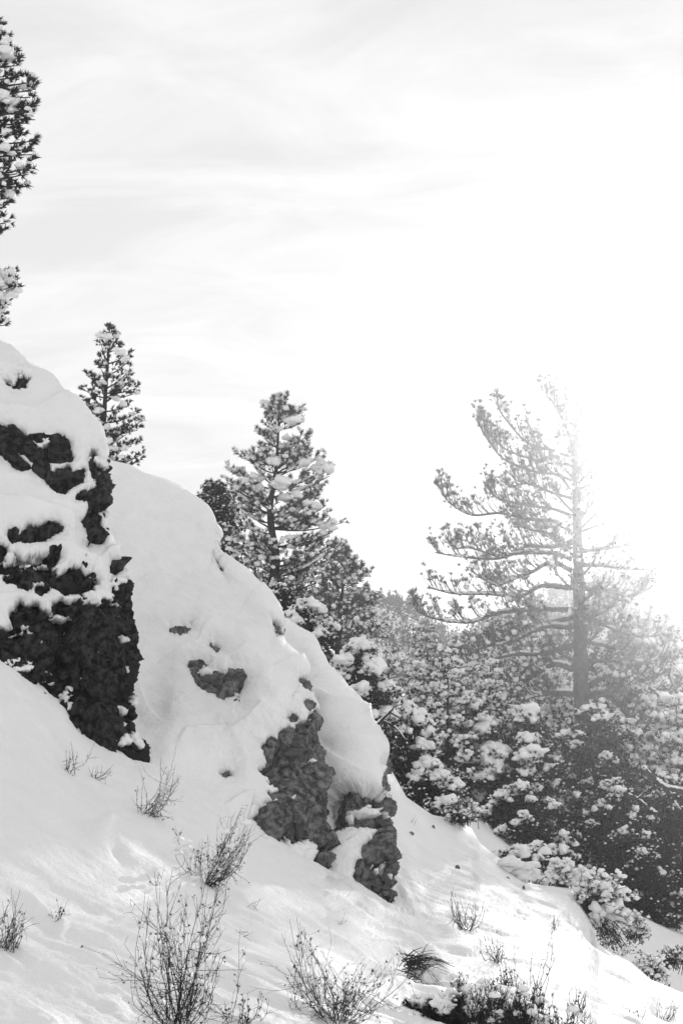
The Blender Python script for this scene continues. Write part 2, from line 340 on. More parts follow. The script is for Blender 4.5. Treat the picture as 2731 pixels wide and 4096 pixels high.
# ---- middle hillside with cliff (B)
B_top = [(180, 1790), (300, 1815), (425, 1842), (517, 1862), (574, 1895), (672, 1923), (723, 1946), (775, 1985), (821, 2022), (852, 2080), (884, 2120), (877, 2172), (889, 2206), (941, 2252), (1027, 2327), (1067, 2367), (1102, 2413), (1130, 2470), (1126, 2530), (1138, 2571),
         (1186, 2612), (1216, 2658), (1221, 2694), (1212, 2724), (1226, 2755), (1257, 2801), (1270, 2827), (1266, 2850), (1268, 2898), (1258, 2959), (1266, 3061), (1290, 3102), (1296, 3163), (1291, 3235), (1289, 3296), (1300, 3335), (1322, 3340), (1338, 3400), (1338, 3425), (1305, 3455), (1302, 3500)]
B_bot = [(180, 3000), (560, 3120), (800, 3230), (1010, 3370), (1060, 3400), (1130, 3450), (1227, 3510), (1300, 3540)]
B = Layer(B_top, B_bot, [(180, 1790, 21), (430, 1845, 20), (640, 1915, 19.5), (880, 2120, 18), (1067, 2367, 16.9), (1130, 2470, 16.5), (1216, 2658, 15.8), (1270, 2830, 15), (1262, 2970, 14.7), (1292, 3150, 14.4), (1290, 3300, 14.2), (1338, 3400, 14.1), (1300, 3500, 13.8),
         (700, 2300, 17.4), (700, 2600, 15.9), (620, 2900, 14.4), (560, 3060, 13.5), (900, 2400, 16.9), (960, 2700, 15.4), (900, 2950, 14.5), (850, 3170, 13.7), (1100, 2850, 14.75), (1100, 3100, 14.2), (1200, 3300, 13.95), (1010, 3306, 13.6), (1150, 3410, 13.6), (350, 2400, 17), (300, 2900, 14.4), (500, 2500, 16.5)],
         400, 280, roll=(0.06, 0.55))
B_main = Z5([(735, 675), (740, 780), (720, 900), (725, 1000), (740, 1110), (785, 1180), (795, 1300), (785, 1440), (775, 1560), (780, 1640), (820, 1605), (850, 1680), (880, 1720), (880, 1800), (835, 1845), (800, 1855), (800, 2000), (730, 1960), (690, 1870), (720, 1820), (750, 1810), (740, 1760), (745, 1720), (700, 1690), (650, 1650), (620, 1650),
         (560, 1680), (515, 1705), (480, 1640), (440, 1605), (428, 1620), (460, 1660), (470, 1720), (465, 1790), (435, 1790), (420, 1745), (370, 1740), (290, 1690), (285, 1635), (205, 1600), (215, 1540), (290, 1510), (300, 1450), (380, 1430), (410, 1450), (385, 1360), (340, 1300), (320, 1210), (285, 1150), (350, 1110), (350, 1020), (315, 960), (360, 905), (430, 930), (440, 850), (500, 828), (560, 855), (590, 790), (650, 770), (670, 720)])
B_holes = [Z5(h) for h in ([(490, 1525), (530, 1510), (570, 1550), (540, 1580)], [(630, 1260), (700, 1248), (750, 1270), (690, 1278)], [(630, 960), (650, 930), (680, 945), (660, 975)], [(725, 1130), (760, 1150), (790, 1200), (770, 1210)], [(700, 1340), (760, 1325), (770, 1345), (720, 1355)])]
B_boul = [(765, 2665), (800, 2655), (827, 2664), (835, 2708), (867, 2702), (900, 2717), (920, 2710), (945, 2722), (968, 2722), (964, 2755), (946, 2803), (900, 2795), (844, 2770), (804, 2752), (773, 2703)]
B_small = [Z5([(625, 610), (660, 600), (680, 650), (650, 670)]), Z5([(505, 720), (535, 708), (560, 742), (530, 750)]), Z5([(588, 438), (640, 438), (650, 510), (615, 480)]), Z4([(285, 1285), (310, 1290), (335, 1340), (360, 1385), (370, 1420), (335, 1405), (308, 1350)]), Z4([(682, 1710), (740, 1765), (770, 1850), (700, 1790)]), Z4([(295,1130),(335,1160),(340,1240),(305,1200)]),
          Z5([(40, 1180), (-10, 1190), (-30, 1165), (10, 1150)]), (Z2([(1470,850),(1500,840),(1540,880),(1510,890)])), Z2([(1190,745),(1250,730),(1330,700),(1330,725),(1260,755)])]
allB = [B_main, B_boul] + B_small
mB, sdB, TB = snow_field(B, allB, B_holes, 0.12, 1, 0.30)
offB = TB + snow_relief(B.Pt, 0.07) * sstep(-0.02, 0.3, sdB) * sstep(0.0, 0.05, B.t)
offB = offB + 0.05 * vnoise(np.stack([(B.px + B.py * .25) / 120.0, B.py / 900.0, B.px * 0], -1), 5) * sstep(0.1, 0.4, B.t) * sstep(0, .5, sdB)
XB = B.sheet(offB)
tag(link('hillside', mesh_from('hillside', XB.reshape(-1, 3), None, grid_quads(*XB.shape[:2])), M_SNOW), 'smooth snow-covered hillside', kind='structure')
tB = thing('rock_outcrop', 'grey cracked cliff face below the smooth snowy hillside, centre', 'rock')
link('rock_face', rock_mesh(B, B_main, 'middle_rock', 200, bulge=0.05, amp=.85)[0], M_ROCKB, tB)
tag(link('boulder', rock_mesh(B, B_boul, 'boulder', 230, bulge=0.07)[0], M_ROCKB), 'dark cracked boulder pair poking through the smooth hillside snow', 'boulder')
for i, (pl, lb) in enumerate(zip(B_small, ['small stone peeking through snow just above the middle cliff', 'smaller stone left of the one above the middle cliff', 'rock edge showing under the snow rim above the middle cliff', 'narrow dark rock sliver in snow under the snow-laden pine', 'rock patch under the snow lip between the two hill crests', 'rock showing at the hill crest beside the snow-laden pine', 'tiny stone patch in snow left of the middle cliff', 'tiny stone patch above the dark boulder pair', 'faint stone patch high on the smooth hillside snow'])):
    tag(link('rock', rock_mesh(B, pl, 'rock', 240 + i, 25, bulge=0.0, amp=.7)[0], M_ROCKB), lb, 'rock', 'rocks showing through the hillside snow')

# ---- right outcrop (C)
C_top = [(1040, 2420), (1130, 2470), (1176, 2497), (1239, 2548), (1267, 2602), (1288, 2641), (1323, 2690), (1374, 2762), (1425, 2798), (1456, 2830), (1447, 2858), (1464, 2868), (1488, 2920), (1513, 2949), (1516, 2980), (1526, 3015), (1534, 3056), (1526, 3092), (1534, 3163), (1539, 3250), (1541, 3316), (1544, 3367), (1529, 3413), (1536, 3459), (1551, 3500), (1551, 3546), (1562, 3571), (1557, 3607), (1548, 3622)]
C_bot = [(1040, 3300), (1180, 3460), (1308, 3560), (1428, 3600), (1500, 3650), (1548, 3670)]
C = Layer(C_top, C_bot, [(1040, 2420, 20), (1130, 2470, 19.5), (1267, 2602, 18.5), (1374, 2762, 17.6), (1456, 2832, 17.2), (1488, 2920, 16.6), (1513, 2950, 16), (1530, 3080, 15.2), (1540, 3300, 14.8), (1550, 3500, 14.3), (1555, 3610, 14), (1280, 2780, 17.3), (1300, 2950, 16.0), (1400, 2900, 16.3),
         (1440, 3000, 15.4), (1350, 3150, 15.1), (1450, 3200, 14.8), (1400, 3350, 14.5), (1308, 3500, 14), (1450, 3560, 13.9), (1150, 2800, 17.8), (1150, 3100, 16.4), (1040, 3300, 15.5), (1480, 3450, 14.3)],
         290, 220, roll=(0.07, 0.5))
C_main = Z5([(845, 1460), (860, 1400), (900, 1390), (905, 1345), (990, 1318), (1050, 1360), (1120, 1352), (1185, 1370), (1195, 1300), (1190, 1240), (1215, 1170), (1225, 1060), (1270, 1060), (1290, 1700), (1320, 1960), (1320, 2260), (1230, 2290), (1170, 2130), (1090, 2105), (1025, 2060), (1025, 1930), (1045, 1900), (1075, 1890), (1080, 1780), (1150, 1740), (1150, 1690), (1195, 1650), (1150, 1618), (1050, 1603), (960, 1603), (870, 1615), (850, 1550)])
C_polys = [C_main, Z5([(1158, 1138), (1190, 1148), (1197, 1188), (1170, 1175)]), Z5([(1178, 965), (1205, 935), (1240, 940), (1225, 990)]), Z5([(1055, 735), (1085, 725), (1110, 745), (1095, 800), (1065, 795)])]
C_holes = [Z5(h) for h in ([(1050, 1472), (1075, 1425), (1115, 1428), (1128, 1470), (1080, 1495)], [(1215, 1480), (1240, 1480), (1250, 1510), (1225, 1500)], [(1085, 1960), (1105, 1955), (1115, 1985), (1095, 1990)], [(1225, 1790), (1250, 1790), (1240, 1830)], [(1240, 1900), (1275, 1890), (1265, 1930)])]
mC, sdC, TC = snow_field(C, C_polys, C_holes, 0.11, 9, 0.30)
# the ledge fold: a lower shoulder in front of the rear crest
fold = np.array(Z5([(690, 650), (800, 665), (860, 720), (1000, 770), (1130, 830), (1205, 885)]))
yf = np.interp(C.px, fold[:, 0], fold[:, 1]); offC = TC + snow_relief(C.Pt, 0.05) * sstep(-0.02, 0.3, sdC)
offC = offC + 0.42 * sstep(-16, 40, C.py - yf) * np.exp(-np.maximum(C.py - yf, 0) / 260.0) * sstep(1235, 1300, C.px) * sstep(0.01, 0.12, C.t)
XC = C.sheet(offC)
tC = thing('rock_outcrop', 'snow-capped grey rock pillar right of the middle cliff', 'rock')
link('snow_cover', mesh_from('pillar_snow', XC.reshape(-1, 3), None, grid_quads(*XC.shape[:2])), M_SNOW, tC)
for i, pl in enumerate(C_polys): link('rock_face', rock_mesh(C, pl, 'pillar_rock', 300, bulge=0.05, amp=.85)[0], M_ROCKB, tC)

# ---- foreground bank and right slope (F)
F_top = np.array([(-420, 2380), (0, 2560), (280, 2740), (560, 2950), (800, 3080), (1010, 3200), (1200, 3270), (1300, 3250), (1400, 3100), (1500, 3000), (1524, 3016), (1547, 3047), (1586, 3118), (1626, 3189), (1728, 3259), (1806, 3275), (1885, 3314), (1916, 3369), (1971, 3416),
         (2050, 3462), (2086, 3500), (2128, 3535), (2214, 3546), (2292, 3554), (2325, 3609), (2350, 3660), (2369, 3708), (2391, 3775), (2440, 3806), (2512, 3841), (2601, 3918), (2731, 3973), (3100, 4090)], float)
F_ctrl = [(-300, 4400, 5.2), (700, 4400, 5.9), (1365, 4400, 6.2), (2100, 4400, 6.7), (3000, 4400, 7.4), (0, 4096, 6.3), (0, 3500, 8.5), (0, 3000, 10.8), (0, 2654, 12.5), (280, 2852, 12.8), (560, 3047, 13.3), (850, 3170, 13.6), (1010, 3306, 13.5), (1300, 3495, 13.5), (1550, 3612, 13.8), (700, 4000, 7.0),
          (700, 3500, 9.9), (1365, 3800, 9.6), (1365, 3600, 12.2), (2000, 3800, 11.6), (2000, 3620, 15.3), (2000, 4096, 7.8), (2500, 4096, 8.9), (2300, 3900, 11.3), (1547, 3047, 19.5), (1728, 3259, 19.6), (1916, 3369, 19.5), (2104, 3520, 19.0), (2292, 3554, 19), (2391, 3775, 16.6), (2601, 3918, 15.2), (2731, 3973, 14.5), (3100, 4090, 13.5),
          (1650, 3500, 16.4), (1800, 3500, 17.2), (1800, 3650, 13.9), (-420, 2380, 14), (1400, 3100, 19), (1000, 3150, 14.8), (400, 2850, 14)]
ncol, nrow = 500, 300
xs = np.linspace(-420, 3100, ncol); yt = np.interp(xs, F_top[:, 0], F_top[:, 1])
tt = np.linspace(0, 1, nrow)[:, None] ** 1.15
class _F: pass
F = _F(); F.px = np.broadcast_to(xs, (nrow, ncol)).copy(); F.py = yt * (1 - tt) + 4420 * tt
F.d = TPS(F_ctrl)(F.px, F.py); wv = np.clip(1 - tt / 0.05, 0, 1); F.d = F.d + 0.55 * (1 - np.sqrt(np.clip(1 - wv * wv, 0, 1)))
F.Pt = P(F.px, F.py, F.d)
tt2 = np.broadcast_to(tt, F.px.shape)
x, y = F.Pt[..., 0], F.Pt[..., 1]; zero = x * 0
far_ok = sstep(0.0, 0.08, tt2)
def G(px, py, rx, ry, a, rot=0.0):
    c, s_ = math.cos(rot), math.sin(rot); u = ((F.px - px) * c + (F.py - py) * s_) / rx; v = (-(F.px - px) * s_ + (F.py - py) * c) / ry
    return 0.55 * a * np.exp(-u * u - v * v)
off = 0.05 * fbm(F.Pt * 0.8, 3, 51) + 0.018 * fbm(F.Pt * 3, 3, 52) + 0.010 * fbm(F.Pt * 11, 4, 53, .6)
# wind ripples running down the slope
u_, v_ = x * 0.77 - y * 0.64, x * 0.64 + y * 0.77
warp = 0.35 * fbm(F.Pt * 0.7, 2, 57)
str_ = fbm(np.stack([u_ * 0.55, (v_ + warp) * 2.6, zero], -1), 4, 54); str2 = fbm(np.stack([u_ * 1.6, (v_ + warp) * 9.0, zero + 3], -1), 3, 55)
lowright = sstep(3300, 4000, F.py + (F.px - 700) * 0.25)
off += (0.025 + 0.02 * lowright) * str_ + (0.010 + 0.008 * lowright) * str2
rid = 1 - np.abs(fbm(np.stack([u_ * 0.30, (v_ + warp) * 1.3, zero + 9], -1), 3, 58)); off += 0.05 * lowright * (rid ** 3 - 0.5)
# drifts, mounds and hollows
off += G(425, 3325, 50, 42, 0.26, 0.5) + G(470, 3390, 22, 50, -0.14, -0.7) + G(140, 3610, 70, 25, 0.10, 0.6) + G(190, 3680, 110, 26, -0.05, 0.6) + G(250, 3700, 20, 30, 0.06)
off += G(60, 3790, 70, 14, -0.05, 0.5) + G(300, 3100, 70, 14, -0.05, 0.7) + G(390, 3130, 30, 12, -0.04, 0.7) + G(560, 3200, 60, 22, 0.05, 0.6)
off += G(900, 3610, 70, 20, -0.07, 0.6) + G(830, 3700, 60, 14, -0.05, 0.5) + G(1560, 3790, 130, 26, 0.10, 0.15) + G(1690, 3880, 70, 50, -0.10, 0.5) + G(1700, 3800, 90, 22, 0.12, 0.6)
off += G(1550, 3960, 140, 26, 0.12, -0.1) + G(1450, 4020, 160, 22, 0.05, .1) + G(1750, 3985, 120, 22, 0.12, 0.15) + G(1850, 4070, 110, 45, -0.14, 0.1) + G(1800, 3720, 60, 22, 0.08, 0.5) + G(1780, 3650, 50, 60, -0.05, 0.9)
off += G(1660, 3560, 22, 90, 0.07, -0.6) + G(1610, 3560, 16, 80, 0.06, -0.55) + G(1700, 3620, 18, 90, -0.05, -0.6) + G(2205, 3690, 30, 16, 0.10, 0.6) + G(2300, 3760, 18, 22, 0.10, 0.9) + G(2240, 3950, 26, 18, 0.07, 0.6)
off += G(2640, 4040, 50, 25, -0.10, 0.5) + G(2560, 4010, 60, 14, 0.07, 0.5) + G(650, 4000, 26, 20, 0.05) + G(560, 3985, 60, 60, -0.04) + G(640, 4045, 14, 18, -0.04)
NF = blur(grid_normals(F.Pt), 2); NF /= np.linalg.norm(NF, axis=-1, keepdims=True)
XF = F.Pt + NF * (off * far_ok)[..., None]
F.X = XF
rows = [XF]
for dy_, dz_ in ((.25, .04), (.8, .3), (2.0, 1.2), (4.0, 2.6)): rows.insert(0, away(XF[0], dy_, dz_, 0.1)[None])
Xs = np.concatenate(rows, 0)
tag(link('snow_bank', mesh_from('snow_bank', Xs.reshape(-1, 3), None, grid_quads(*Xs.shape[:2])), M_SNOW), 'wind-rippled snow bank sloping down to the right', kind='structure')
def onF(px, py):
    """world point on the snow bank at a photograph pixel"""
    c = int(np.clip(np.argmin(abs(xs - px)), 0, ncol - 1)); r = int(np.argmin(abs(F.py[:, c] - py)))
    return XF[r, c].copy(), float(F.d[r, c])

# ---- ground behind the bank: valley and hillside sheet up to the horizon
def hval(x, y):
    a = 6.3 + .2 * (np.minimum(y, 45) - 22)
    s = np.log1p(np.exp(np.clip((a - x) * 1.4, -30, 30))) / 1.4
    z = -5.7 + .62 * np.minimum(s, 30) - 1.3 * sstep(24, 17, y)
    far = sstep(45, 110, y)
    return CAMZ + z * (1 - far) - 5.2 * far
gx = np.concatenate([np.linspace(-2500, -60, 14), np.linspace(-50, 60, 150), np.linspace(70, 2500, 14)])
gy = np.concatenate([np.linspace(14, 60, 90), np.linspace(63, 150, 30), np.linspace(170, 4000, 14)])
GX, GY = np.meshgrid(gx, gy); GZ = hval(GX, GY); GP = np.stack([GX, GY, GZ], -1); GP[..., 2] += 0.25 * fbm(GP * np.array([.5, .5, 0]), 3, 71) * (GY < 150)
tag(link('ground', mesh_from('ground', GP.reshape(-1, 3), None, grid_quads(*GP.shape[:2])), M_SNOW), 'snowy valley ground', kind='structure')
# ------------------------------------------------------------------ building blocks of plants
def catmull(pts, n):
    p = np.array(pts, float)
    if len(p) == 2: t = np.linspace(0, 1, n)[:, None]; return p[0] * (1 - t) + p[1] * t
    q = np.concatenate([[2 * p[0] - p[1]], p, [2 * p[-1] - p[-2]]]); k = len(p) - 1; u = np.linspace(0, k, n); i = np.minimum(u.astype(int), k - 1); t = (u - i)[:, None]
    a, b, c, d = q[i], q[i + 1], q[i + 2], q[i + 3]
    return 0.5 * (2 * b + (c - a) * t + (2 * a - 5 * b + 4 * c - d) * t * t + (3 * b - a - 3 * c + d) * t ** 3)
def tube(mb, pts, r0, r1, k=5, rough=0.0, cap=True):
    p = np.asarray(pts, float); n = len(p); r = np.linspace(r0, r1, n)
    tg = np.gradient(p, axis=0); tg /= np.maximum(np.linalg.norm(tg, axis=1, keepdims=True), 1e-9)
    ref = np.array([0.31, 0.17, 0.93]); ref = np.where(np.abs(tg @ ref)[:, None] > 0.95, np.array([[1, 0, 0.]]), ref[None])
    a = np.cross(tg, ref); a /= np.maximum(np.linalg.norm(a, axis=1, keepdims=True), 1e-9); b = np.cross(tg, a)
    an = np.arange(k) / k * 2 * math.pi
    rr = r[:, None] * (1 + rough * rng.uniform(-1, 1, (n, k)))
    v = p[:, None] + a[:, None] * (np.cos(an) * rr)[..., None] + b[:, None] * (np.sin(an) * rr)[..., None]
    i = np.arange(n * k).reshape(n, k); j = np.roll(i, -1, 1)
    q = np.stack([i[:-1], j[:-1], j[1:], i[1:]], -1).reshape(-1, 4)
    mb.add(v, None, q)
def ico(sub):
    import bmesh
    bm = bmesh.new(); bmesh.ops.create_icosphere(bm, subdivisions=sub, radius=1.0); bm.verts.index_update()
    v = np.array([x.co[:] for x in bm.verts]); f = np.array([[y.index for y in x.verts] for x in bm.faces]); bm.free(); return v, f
ICO = {1: ico(1), 2: ico(2), 3: ico(3)}
BV = {k: [fbm(ICO[k][0] * 1.6 + 7.7 * q, 2, 5) for q in range(20)] for k in ICO}
def blob(mb, c, rx, ry, rz, sub=2, rough=0.28, flat=0.6, rz_rot=None):
    v, f = ICO[sub]
    w_ = 1 + rough * 1.6 * BV[sub][rng.integers(0, 20)]
    v = v * w_[:, None]; v = np.where(v[:, 2:3] < 0, v * np.array([1, 1, flat]), v)
    a = rng.uniform(0, 6.28) if rz_rot is None else rz_rot; ca, sa = math.cos(a), math.sin(a)
    v = v * np.array([rx, ry, rz]); v = np.stack([v[:, 0] * ca - v[:, 1] * sa, v[:, 0] * sa + v[:, 1] * ca, v[:, 2]], -1)
    mb.add(v + np.asarray(c), f)
def tuft_proto(n, spread, width, r, curl=0.15):
    """needle tuft along +z: thin blades, unit length"""
    T = []
    for _ in range(n):
        az = r.uniform(0, 6.283); th = spread * math.sqrt(r.uniform(0.03, 1)); l = r.uniform(0.7, 1.0); b0 = r.uniform(0, 0.35)
        d = np.array([math.sin(th) * math.cos(az), math.sin(th) * math.sin(az), math.cos(th)])
        sdv = np.cross(d, r.normal(size=3)); sdv /= np.linalg.norm(sdv)
        base = np.array([0, 0, b0]); tip = base + d * l
        T.append([base - sdv * width, base + sdv * width, tip])
    return np.array(T)
pr = np.random.default_rng(3)
TUFT_LONG = [tuft_proto(24, 1.2, 0.04, pr) for _ in range(8)]      # long-needled pine
TUFT_SHORT = [tuft_proto(18, 1.05, 0.085, pr) for _ in range(8)]     # short-needled shoots
TUFT_MED = [tuft_proto(20, 1.0, 0.05, pr) for _ in range(8)]
TUFT_BUSH = [tuft_proto(10, 1.25, 0.12, pr) for _ in range(8)]       # dense scaly sprays
def add_tufts(mb, pos, dirs, size, protos):
    pos, dirs, size = np.asarray(pos, float), np.asarray(dirs, float), np.asarray(size, float)
    if not len(pos): return
    dirs = dirs / np.maximum(np.linalg.norm(dirs, axis=1, keepdims=True), 1e-9)
    a = np.cross(dirs, rng.normal(size=dirs.shape)); a /= np.maximum(np.linalg.norm(a, axis=1, keepdims=True), 1e-9); b = np.cross(dirs, a)
    pid = rng.integers(0, len(protos), len(pos))
    for k, pt in enumerate(protos):
        s_ = pid == k
        if not s_.any(): continue
        v = pt.reshape(-1, 3)
        w_ = (a[s_][:, None] * v[None, :, 0:1] + b[s_][:, None] * v[None, :, 1:2] + dirs[s_][:, None] * v[None, :, 2:3]) * size[s_][:, None, None] + pos[s_][:, None]
        mb.add(w_.reshape(-1, 3), np.arange(w_.shape[0] * w_.shape[1]).reshape(-1, 3))
class Plant:
    def __init__(s): s.trunk = MB(); s.wood = MB(); s.snow = MB(); s.needles = MB(); s.tp = []; s.td = []; s.ts = []
    def tuft(s, p, d, sz): s.tp.append(p); s.td.append(d); s.ts.append(sz)
    def flush(s, protos):
        if s.tp: add_tufts(s.needles, np.array(s.tp), np.array(s.td), np.array(s.ts), protos)
        s.tp, s.td, s.ts = [], [], []
UP = np.array([0, 0, 1.0])
def unit(v): return v / max(np.linalg.norm(v), 1e-9)
def grow_limb(pl, pts, r0, r1, twig=0.4, ntw=10, tuft=0.12, dens=1.0, up=0.5, snow=0.0, snow_r=0.06, start=0.25, along=0.06, wood=None, bare=0.0, sub2=2):
    """a limb: tapered wood, side twigs that turn up, needle tufts on the twigs, snow lying on top"""
    wd = wood or pl.wood
    n = max(6, 4 * len(pts)); c = catmull(pts, n); L_ = np.linalg.norm(np.diff(c, axis=0), axis=1).sum()
    tube(wd, c, r0, r1, 5, 0.08)
    for t in np.linspace(start, 1.0, max(2, int(ntw * dens))):
        t = min(1.0, t + rng.uniform(-.03, .03)); i = min(n - 2, int(t * (n - 1))); p = c[i]; tg = unit(c[i + 1] - c[i])
        sgn = rng.choice([-1, 1]); side = unit(np.cross(tg, UP) + 1e-6) * sgn
        ln = twig * (1.05 - 0.55 * t) * rng.uniform(0.6, 1.25)
        d = unit(tg * rng.uniform(.5, 1.1) + side * rng.uniform(.35, 1.0) * (0.3 if t > .95 else 1) + UP * rng.uniform(0.0, up))
        q = [p, p + d * ln * .5, p + d * ln * .9 + UP * ln * up * .35]; tw = catmull(q, 5)
        tube(wd, tw, max(r1, 0.35 * r0 * (1 - t) + r1 * .8) * .7, r1 * .35, 3)
        shoots = [(tw, d)]
        if sub2:
            for _ in range(sub2):
                j = rng.integers(1, 4); d2 = unit(d + rng.normal(size=3) * .6 + UP * up * .5); s2 = np.array([tw[j], tw[j] + d2 * ln * .4 + UP * ln * up * .1]); tube(wd, s2, r1 * .5, r1 * .25, 3); shoots.append((s2, d2))
        for sh, dd in shoots:
            if rng.uniform() < bare: continue
            pl.tuft(sh[-1], unit(dd + UP * up), tuft * rng.uniform(.75, 1.15))
            seg = np.linalg.norm(sh[-1] - sh[0]); m = int(seg / max(along, .02) * rng.uniform(.4, 1.0))
            for _ in range(m):
                u = rng.uniform(.3, 1); k_ = u * (len(sh) - 1); a0 = int(min(k_, len(sh) - 2)); pp = sh[a0] + (sh[a0 + 1] - sh[a0]) * (k_ - a0)
                pl.tuft(pp, unit(dd + rng.normal(size=3) * .7 + UP * .3), tuft * rng.uniform(.55, 1.0))
            if snow and rng.uniform() < snow:
                r_ = snow_r * rng.uniform(.6, 1.4); blob(pl.snow, sh[-1] + UP * (tuft * .2) + unit(dd) * tuft * .15, r_ * 1.1, r_, r_ * .95, 1 if r_ < .06 else 2, .4, .8)
    return c
def snow_line(mb, c, r, w=1.0, a=0.2, b=0.95, prob=0.75):
    """snow lying along the top of a limb"""
    n = len(c); on = False; seg = []
    for i in range(n):
        t = i / (n - 1)
        if a <= t <= b and rng.uniform() < prob: seg.append(c[i] + UP * r * (1 - .6 * t))
        else:
            if len(seg) >= 2: tube(mb, catmull(seg, len(seg) * 3), r * w, r * w * .55, 6, .35)
            seg = []
    if len(seg) >= 2: tube(mb, catmull(seg, len(seg) * 3), r * w, r * w * .55, 6, .35)
def finish(pl, name, label, cat, base, nmat, group=None, protos=TUFT_SHORT, parent=None):
    pl.flush(protos)
    t = thing(name, label, cat, tuple(base), group)
    for nm, mb, mt, sm in (('trunk', pl.trunk, M_BARK, True), ('branches', pl.wood, M_BARK, True), ('crown', pl.needles, nmat, False), ('snow_load', pl.snow, M_SNOWT, True)):
        if mb.n:
            o_ = link(nm, mb.mesh(nm, sm, base), mt, t)
            if nm in ('crown', 'snow_load', 'branches'): o_['kind'] = 'stuff'
    return t
def pick_trunk(tr, z):
    i = int(np.argmin(abs(tr[:, 2] - z))); return tr[i]

# tree given by its trunk line and limb tips in the photograph, standing at depth d
def tip_tree(name, label, trunk_px, d, tips, tips_r, base_drop=2.0, extra=1.0, tuft=0.11, twig=0.32, snow=0.45, snow_r=0.075, protos=TUFT_SHORT, nmat=None, rise=0.12, r_base=0.09, ntw=11, along=0.05, up=.5, snow_big=(), droop=0.0, bare=0.0):
    pl = Plant(); tr = catmull([P(x, y, d) for x, y in trunk_px], 40); lowest = tr[-1] - np.array([0, 0, base_drop])
    full = np.concatenate([tr, catmull([tr[-1], lowest], 6)[1:]]); tube(pl.trunk, full[::-1], r_base, 0.012, 8, .08)
    Ht = tr[0, 2] - tr[-1, 2]; sc = d / FPX
    def limb(tip, z0, fac=1.0):
        rt = pick_trunk(full, z0); v = tip - rt; ln = np.linalg.norm(v); mid = rt + v * .5 + UP * (-droop * ln * .15) - UP * ln * .06
        r0 = min(.035, .010 + .012 * ln)
        c = grow_limb(pl, [rt, mid, tip], r0, .006, twig * (0.55 + .45 * min(1, ln)), int(ntw * (.5 + ln * .6)), tuft, 1.0, up, snow * fac, snow_r, .18, along, bare=bare)
        if snow: snow_line(pl.snow, c, .03 + r0 * .6, 1.0, .3, .95, .8 if snow > .05 else .3)
    for (x, y) in tips:
        dep = d + rng.uniform(-.25, .25); tip = P(x, y, dep); limb(tip, tip[2] - rise * Ht * rng.uniform(.3, 1.2) + droop * .4)
    # limbs towards and away from the viewer, as long as those seen at the sides
    tz = np.array([P(x, y, d)[2] for x, y in tips]); tl = np.array([abs(P(x, y, d)[0] - pick_trunk(full, P(x, y, d)[2])[0]) for x, y in tips])
    for _ in range(int(len(tips) * extra)):
        k = rng.integers(0, len(tips)); z = tz[k] + rng.uniform(-.12, .12); ln = tl[k] * rng.uniform(.6, 1.0); a = rng.uniform(0, 6.283)
        rt = pick_trunk(full, z); tip = np.array([rt[0] + math.cos(a) * ln * .55, rt[1] + math.sin(a) * ln, z]); limb(tip, z - rise * Ht * rng.uniform(.3, 1.0))
    for (x, y, wx, wz) in snow_big:
        c = P(x, y, d - .12)
        for k in range(max(3, int(wx / 22))):
            u = rng.uniform(-1, 1); cc = c + np.array([u * wx * sc * .5, rng.uniform(-.15, .15), rng.uniform(-.2, .2) * wz * sc - u * u * wz * sc * .2]); r_ = wz * sc * rng.uniform(.4, .62)
            blob(pl.snow, cc, r_ * rng.uniform(1, 1.4), r_ * 1.1, r_ * .85, 2, .4)
    return finish(pl, name, label, 'tree', full[-1], nmat or M_NEEDLE, protos=protos), full

